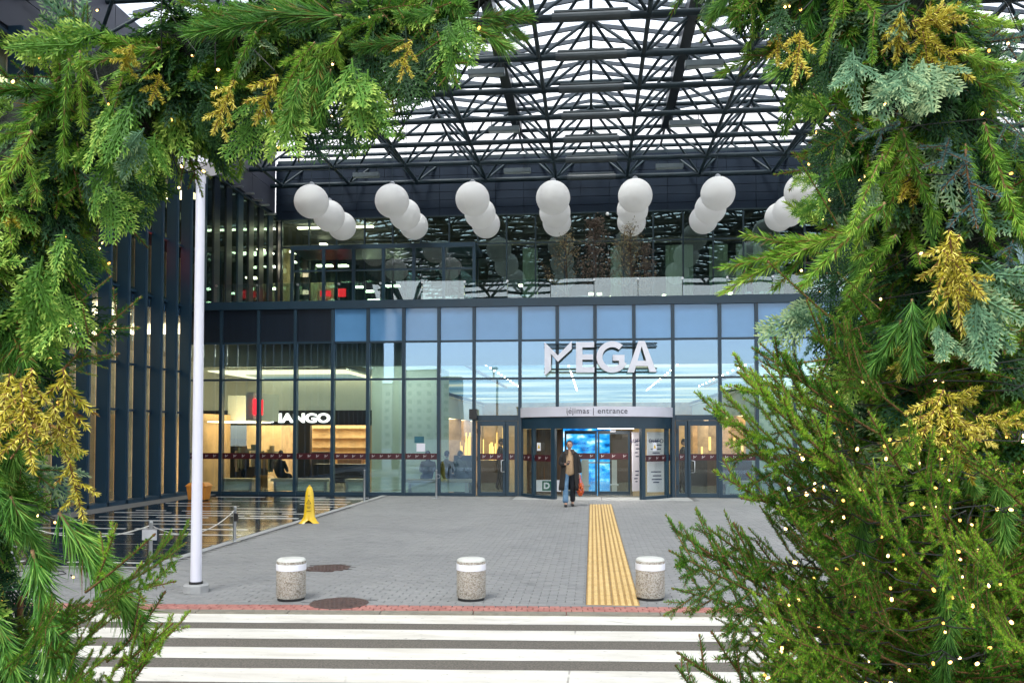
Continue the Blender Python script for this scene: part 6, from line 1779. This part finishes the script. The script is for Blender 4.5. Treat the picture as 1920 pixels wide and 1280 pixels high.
HR = [
 ('fir_sprig',1690,240,1755,415,1.58,0),('fir_sprig',1845,230,1920,430,1.58,0),('fir_sprig',1810,270,1880,430,1.60,0),('fir_sprig',1655,290,1600,430,1.56,0),('fir_sprig',1700,290,1660,420,1.58,1),('fir_sprig',1660,380,1490,520,1.54,0),('fir_sprig',1600,430,1370,510,1.60,1),('fir_sprig',1570,440,1360,515,1.62,2),('fir_sprig',1530,440,1430,480,1.64,0),
 ('fir_sprig',1790,60,1910,180,1.62,0),('fir_sprig',1800,100,1920,140,1.60,1),('fir_sprig',1810,140,1930,200,1.62,2),('fir_sprig',1870,190,1940,260,1.62,0),('fir_sprig',1770,10,1900,40,1.66,0),('fir_sprig',1640,20,1630,120,1.60,0),('fir_sprig',1570,20,1540,110,1.64,0),
 ('cypress_spray',1600,90,1590,200,1.56,0),('cypress_spray',1700,110,1690,210,1.54,0),('cypress_spray',1730,110,1760,200,1.54,1),('cypress_spray',1690,130,1650,215,1.55,2),('cypress_spray',1760,110,1780,180,1.56,0),('cypress_spray',1720,130,1720,230,1.54,1),('cypress_spray',1820,520,1890,640,1.54,0),('cypress_spray',1830,560,1880,690,1.54,1),('cypress_spray',1790,500,1860,610,1.55,2),('cypress_spray',1840,490,1910,580,1.55,0),('cypress_spray',1760,610,1770,670,1.58,1),('cypress_spray',1640,330,1620,420,1.56,2),
 ('golden_sprig',1710,40,1815,35,1.56,1),('golden_sprig',1715,60,1810,20,1.56,2),('golden_sprig',1740,70,1820,150,1.55,0),('golden_sprig',1690,20,1700,120,1.56,1),('golden_sprig',1730,60,1735,140,1.55,1),('golden_sprig',1780,430,1780,620,1.52,0),('golden_sprig',1790,500,1830,600,1.52,0),('golden_sprig',1770,470,1830,560,1.53,1),('golden_sprig',1800,440,1760,560,1.53,1),
 ('golden_sprig',1770,730,1700,860,1.54,2),('golden_sprig',1775,740,1850,760,1.54,1),('golden_sprig',1780,760,1790,900,1.54,2),('golden_sprig',1780,770,1860,840,1.54,0),('golden_sprig',1830,780,1930,800,1.54,1),('golden_sprig',1700,640,1680,710,1.58,0),('golden_sprig',1500,60,1490,140,1.64,1),('golden_sprig',1460,60,1460,120,1.66,0),
 ('blue_spruce_sprig',1690,230,1610,260,1.56,0),('blue_spruce_sprig',1780,260,1760,330,1.58,0),('blue_spruce_sprig',1810,280,1800,420,1.56,1),('blue_spruce_sprig',1900,450,1880,520,1.56,1),('blue_spruce_sprig',1880,220,1930,260,1.58,0),
 ('pine_sprig',1710,560,1700,720,1.54,0),('pine_sprig',1690,600,1650,730,1.56,1),('pine_sprig',1620,930,1600,1090,1.58,0),('pine_sprig',1770,1040,1790,1250,1.56,1),('pine_sprig',1800,860,1850,950,1.56,2),('pine_sprig',1780,1180,1770,1310,1.54,0),('pine_sprig',1870,900,1900,1040,1.56,1),('pine_sprig',1570,820,1480,880,1.62,0),
 ('pine_sprig',1390,-40,1310,40,1.70,0),('spruce_shoot',1420,-30,1400,60,1.68,0),('spruce_shoot',1430,-10,1370,50,1.68,1),('deep_green_spray',1500,30,1490,150,1.70,0),('deep_green_spray',1470,10,1450,80,1.70,1),('deep_green_spray',1550,130,1520,220,1.70,0),('deep_green_spray',1560,60,1530,170,1.7,0),
 ('spruce_shoot',1600,275,1530,175,1.62,3),('spruce_shoot',1570,420,1500,290,1.60,3),('spruce_shoot',1585,385,1560,310,1.60,3),('spruce_shoot',1550,590,1436,500,1.60,3),('spruce_shoot',1650,580,1570,515,1.60,3),('spruce_shoot',1555,670,1505,560,1.60,3),('spruce_shoot',1590,620,1530,580,1.60,3),
 ('deep_green_spray',1640,470,1560,560,1.72,0),('deep_green_spray',1620,560,1540,660,1.74,1),('spruce_shoot',1650,600,1530,640,1.66,0),('spruce_shoot',1660,650,1520,700,1.64,1),('deep_green_spray',1650,620,1570,730,1.74,0),('fir_sprig',1640,520,1570,640,1.66,3),('deep_green_spray',1600,440,1530,520,1.74,1),('pine_sprig',1620,470,1580,580,1.68,2),('spruce_shoot',1640,700,1500,730,1.62,4),('thuja_spray',1620,640,1560,760,1.64,5),('fir_sprig',1680,440,1600,560,1.62,5),('deep_green_spray',1620,330,1540,400,1.74,0),('deep_green_spray',1600,200,1530,290,1.74,0),('spruce_shoot',1620,230,1530,280,1.68,5),
 ('thuja_spray',1540,330,1490,350,1.64,0),('thuja_spray',1530,380,1480,400,1.64,1),('thuja_spray',1550,350,1510,420,1.66,0),('cypress_spray',1560,590,1470,620,1.66,0),('cypress_spray',1540,570,1440,650,1.68,1),('deep_green_spray',1570,520,1500,600,1.70,0),('deep_green_spray',1580,560,1530,640,1.72,1),('thuja_spray',1560,190,1500,220,1.68,0),('deep_green_spray',1580,250,1530,330,1.7,0)]
for k, x0, y0, x1, y1, dp, v in HR: hero(k, x0, y0, x1, y1, dp, garr, FR.uniform(-.06,.06), None, v if k != 'fir_sprig' else v)

# ---- cut spruces standing at the feet of the arch
def spruce_tree(label, base_px, depth, ztop, seed, spots, hbranch, azs, rmax):
    r = random.Random(seed)
    b = at(base_px, 1280, depth); b.z = -.03
    t = thing('spruce_tree', label, 'tree', b, group='spruces at the feet of the arch')
    MB().tube([(0,0,0),(.01,0,ztop*.5),(0,.01,ztop)], [.035,.024,.006], 9).build('trunk', BARK, t, smooth=True)
    z = .35
    while z < ztop-.08:
        ln = rmax*(1.0-.62*(z/ztop)**1.4)
        for k in range(hbranch):
            a = r.uniform(*azs) if r.random() < .75 else r.uniform(0, 2*PI)
            d = Vector((math.cos(a), math.sin(a), r.uniform(.05,.55)+.35*(z/ztop)))
            d.normalize(); p = Vector((0,0,z+r.uniform(-.05,.05)))
            place('spruce_bough', p, p+d*ln*r.uniform(.72,1.08), t, face=Vector((0,0,1)))
        z += .105
    for (x0, y0, x1, y1, dp, kd, vv) in spots:
        place(kd, at(x0, y0, dp)-b, at(x1, y1, dp-.04)-b, t, face=Vector((0,-.6,1)), var=vv, roll=r.gauss(0,.3))
    return t
RS = [(1680,900,1430,820,1.58,'spruce_bough',2),(1660,980,1400,925,1.56,'spruce_bough',0),(1640,1080,1390,1050,1.52,'spruce_bough',1),(1700,960,1490,870,1.56,'spruce_bough',4),(1640,1180,1400,1125,1.48,'spruce_bough',2),(1600,1050,1450,930,1.54,'spruce_bough',3),(1700,1130,1480,1060,1.5,'spruce_bough',0),(1600,1300,1390,1255,1.44,'spruce_bough',4),(1700,1250,1500,1160,1.46,'spruce_bough',3),(1660,820,1420,690,1.56,'spruce_bough',3),(1700,780,1500,640,1.58,'spruce_bough',4),(1560,1240,1330,1180,1.46,'spruce_bough',3),(1640,1330,1480,1230,1.42,'spruce_bough',4),(1620,1060,1440,960,1.5,'spruce_bough',3),(1700,1200,1560,1090,1.44,'spruce_bough',4),(1560,870,1300,775,1.50,'spruce_bough',0),(1640,930,1345,735,1.52,'spruce_bough',1),(1600,800,1390,685,1.56,'spruce_shoot',1),(1700,1000,1350,905,1.54,'spruce_bough',2),(1560,1010,1345,885,1.5,'spruce_shoot',2),
      (1500,1150,1230,1035,1.46,'spruce_bough',0),(1480,1130,1262,1027,1.48,'spruce_shoot',3),(1520,1110,1285,1025,1.50,'spruce_shoot',2),(1500,1100,1345,990,1.52,'spruce_shoot',1),(1540,1180,1265,1125,1.44,'spruce_bough',1),(1600,1130,1490,1000,1.42,'spruce_bough',2),
      (1420,1320,1262,1200,1.42,'spruce_shoot',0),(1440,1330,1275,1245,1.42,'spruce_shoot',3),(1440,1330,1330,1195,1.44,'spruce_shoot',1),(1330,1330,1265,1250,1.40,'spruce_shoot',2),(1640,1260,1400,1180,1.42,'spruce_bough',0),(1700,1330,1420,1240,1.40,'spruce_bough',1),(1760,1100,1560,900,1.46,'spruce_bough',1),
      (1800,1000,1660,820,1.46,'spruce_bough',0),(1850,1150,1690,1000,1.42,'spruce_bough',2),(1930,1120,1780,1050,1.42,'spruce_bough',0),(1900,1250,1760,1120,1.40,'spruce_bough',1),(1960,980,1800,870,1.48,'spruce_bough',2),(1960,1260,1840,1180,1.40,'spruce_bough',1),(1700,900,1640,780,1.5,'spruce_shoot',1),(1800,930,1720,870,1.48,'spruce_shoot',0)]
spruce_tree('dense dark green spruce with fairy lights filling the lower right corner', 1790, 1.95, 2.15, 21, RS, 14, (PI*.75, PI*1.75), .66)
LS = [(160,1110,300,1000,1.60,'spruce_shoot',3),(190,1110,355,1065,1.62,'spruce_bough',0),(170,1130,330,1080,1.62,'spruce_shoot',1),(180,1090,235,995,1.60,'spruce_shoot',2),(200,1240,322,1140,1.62,'spruce_shoot',0),(210,1260,320,1160,1.60,'spruce_shoot',1),(170,1330,352,1205,1.58,'spruce_bough',1),(200,1340,310,1230,1.58,'spruce_shoot',2),(100,1250,240,1180,1.58,'spruce_bough',2),(110,1190,210,1120,1.56,'spruce_bough',0),(60,1330,200,1270,1.52,'spruce_bough',1),(20,1240,120,1170,1.5,'spruce_bough',0),(230,1250,315,1180,1.62,'spruce_shoot',3)]
spruce_tree('low dark spruce behind hanging pine sprigs in the lower left corner', 30, 2.0, 1.55, 22, LS, 7, (-PI*.75, PI*.15), .46)

# ================================================================== FAIRY LIGHTS
BULBS = [emit('warm_bulb_a', (1.0, .58, .17), 2.4), emit('warm_bulb_b', (1.0, .50, .10), 1.3), emit('warm_bulb_c', (1.0, .62, .22), 4.0)]
WIREM = mat('dark_green_wire', (.008,.012,.009), .6)
bl = MB().lathe([(.0,-.0065),(.0030,-.0052),(.0042,-.002),(.0038,.002),(.0022,.0048),(.0018,.006)], 8, caps=False).build('bulb', BULBS[0], smooth=True); blmes = [bl.data, bl.data.copy(), bl.data.copy()]; bpy.data.objects.remove(bl)
for m_, q_ in zip(blmes, BULBS): m_.materials.clear(); m_.materials.append(q_)
sk = MB().lathe([(.0024,.005),(.0030,.006),(.0030,.014),(.0,.015)], 7, caps=False).build('socket', WIREM); skme = sk.data; bpy.data.objects.remove(sk)
def lights(label, pts, seed, jit=.02):
    r = random.Random(seed)
    t = thing('fairy_lights', label, 'fairy lights', pts[0])
    o = Vector(pts[0])
    w = []
    for a, b in zip(pts[:-1], pts[1:]):
        for k in range(3):
            f = k/3; w.append(a.lerp(b, f) + Vector((r.gauss(0,.006), r.gauss(0,.006), -.03*f*(1-f)+r.gauss(0,.006))))
    MB().tube(w, .0014, 4, False).build('wire', WIREM, t, o)
    for p in pts:
        if r.random() < .12: continue
        q = p + Vector((r.gauss(0,.010), r.gauss(0,.010), r.gauss(-.008,.008)))
        M = Matrix.Translation(q-o) @ Matrix.Rotation(r.uniform(0,6.28), 4, 'Z') @ Matrix.Rotation(r.gauss(0,.9), 4, 'X')
        b_ = inst(r.choice(blmes), 'bulb', t, M @ Matrix.Scale(r.uniform(.42,.75), 4)); inst(skme, 'socket', b_)
def spiral(path, turns, n, seed, i0, i1, rr=.055, wob=.05):
    r = random.Random(seed); out = []
    for k in range(n):
        t = k/(n-1); x = i0+(i1-i0)*t; i = min(int(x), len(path)-2); p = path[i][0].lerp(path[i+1][0], x-i); R_ = path[i][1]
        T = (path[i+1][0]-path[i][0]).normalized(); v = (EYEV-p).normalized(); e1 = (v-T*v.dot(T)).normalized(); e2 = T.cross(e1)
        a = math.sin(t*turns*2*PI)*1.35+r.gauss(0,.25)
        out.append(p + (e1*math.cos(a)+e2*math.sin(a))*(R_+rr+r.gauss(0,wob*.5)) + T*r.gauss(0,wob))
    return out
lights('string of warm fairy lights through the upper left garland', spiral(LPATH, 17, 100, 1, 22, 56, .10), 1)
lights('string of warm fairy lights down the left pillar', spiral(LPATH, 11, 64, 2, 4, 26, .11), 2)
lights('string of warm fairy lights in the upper right garland', spiral(RPATH, 13, 84, 3, 6, 28, .13), 3)
lights('string of warm fairy lights down the right pillar', spiral(RPATH, 15, 96, 4, 22, 46, .15), 4)
tr_ = []
r = random.Random(8)
for k in range(110):
    t = k/109; y_ = 800+500*t; x_ = 1700 + 200*math.sin(k*.42+.4) - 60*t + r.gauss(0,25)
    tr_.append(at(x_, y_, 1.52 - .06*t + r.gauss(0,.03)))
lights('string of warm fairy lights wound round the lower right spruce', tr_, 5)

# ================================================================== BEHIND THE CAMERA (seen only in the glass)
BW = [mat('block_render_a', (.42,.40,.36), .8, 0, .1, .2), mat('block_render_b', (.34,.35,.36), .8, 0, .1, .2), mat('block_render_c', (.48,.42,.34), .8, 0, .1, .2)]
WIN = mat('block_window', (.05,.07,.09), .15)
for k, (x, y_, w_, h_, lb) in enumerate(((-110,-260,36,17,'five storey apartment block mirrored at the left of the front'), (-60,-250,30,22,'taller apartment block mirrored behind the pale wall'), (70,-270,44,18,'wide apartment block mirrored at the right'), (-10,-330,46,13,'low apartment block mirrored above the doors'), (135,-260,34,24,'tall apartment block mirrored farthest right'))):
    t = thing('apartment_block', lb, 'building', (x, y_, -.06))
    MB().box((-w_/2,-6,0),(w_/2,6,h_)).build('wall', BW[k % 3], t)
    MB().box((-w_/2-.4,-6.4,h_),(w_/2+.4,6.4,h_+.6)).build('roof', CLAD, t)
    nfl = int(h_/2.9); nw_ = int(w_/3.4)
    wm = MB().box((-.75,0,0),(.75,.08,1.4)).build('window', WIN); wme = wm.data; bpy.data.objects.remove(wm)
    for f in range(nfl):
        for c_ in range(nw_): inst(wme, 'window', t, Matrix.Translation((-w_/2+1.7+c_*3.4, 5.98, .9+f*2.9)))

# each large thing's Empty stands at that thing's base
for o, b in ((mall, (0, D, 0)), (canopy, (lx[-1], lys[-2], 0)), (garl, (LPATH[0][0].x, LPATH[0][0].y, 0)), (garr, (RPATH[-1][0].x, RPATH[-1][0].y, 0))):
    b = Vector(b); o.location = b
    for c in o.children: c.location = c.location - b
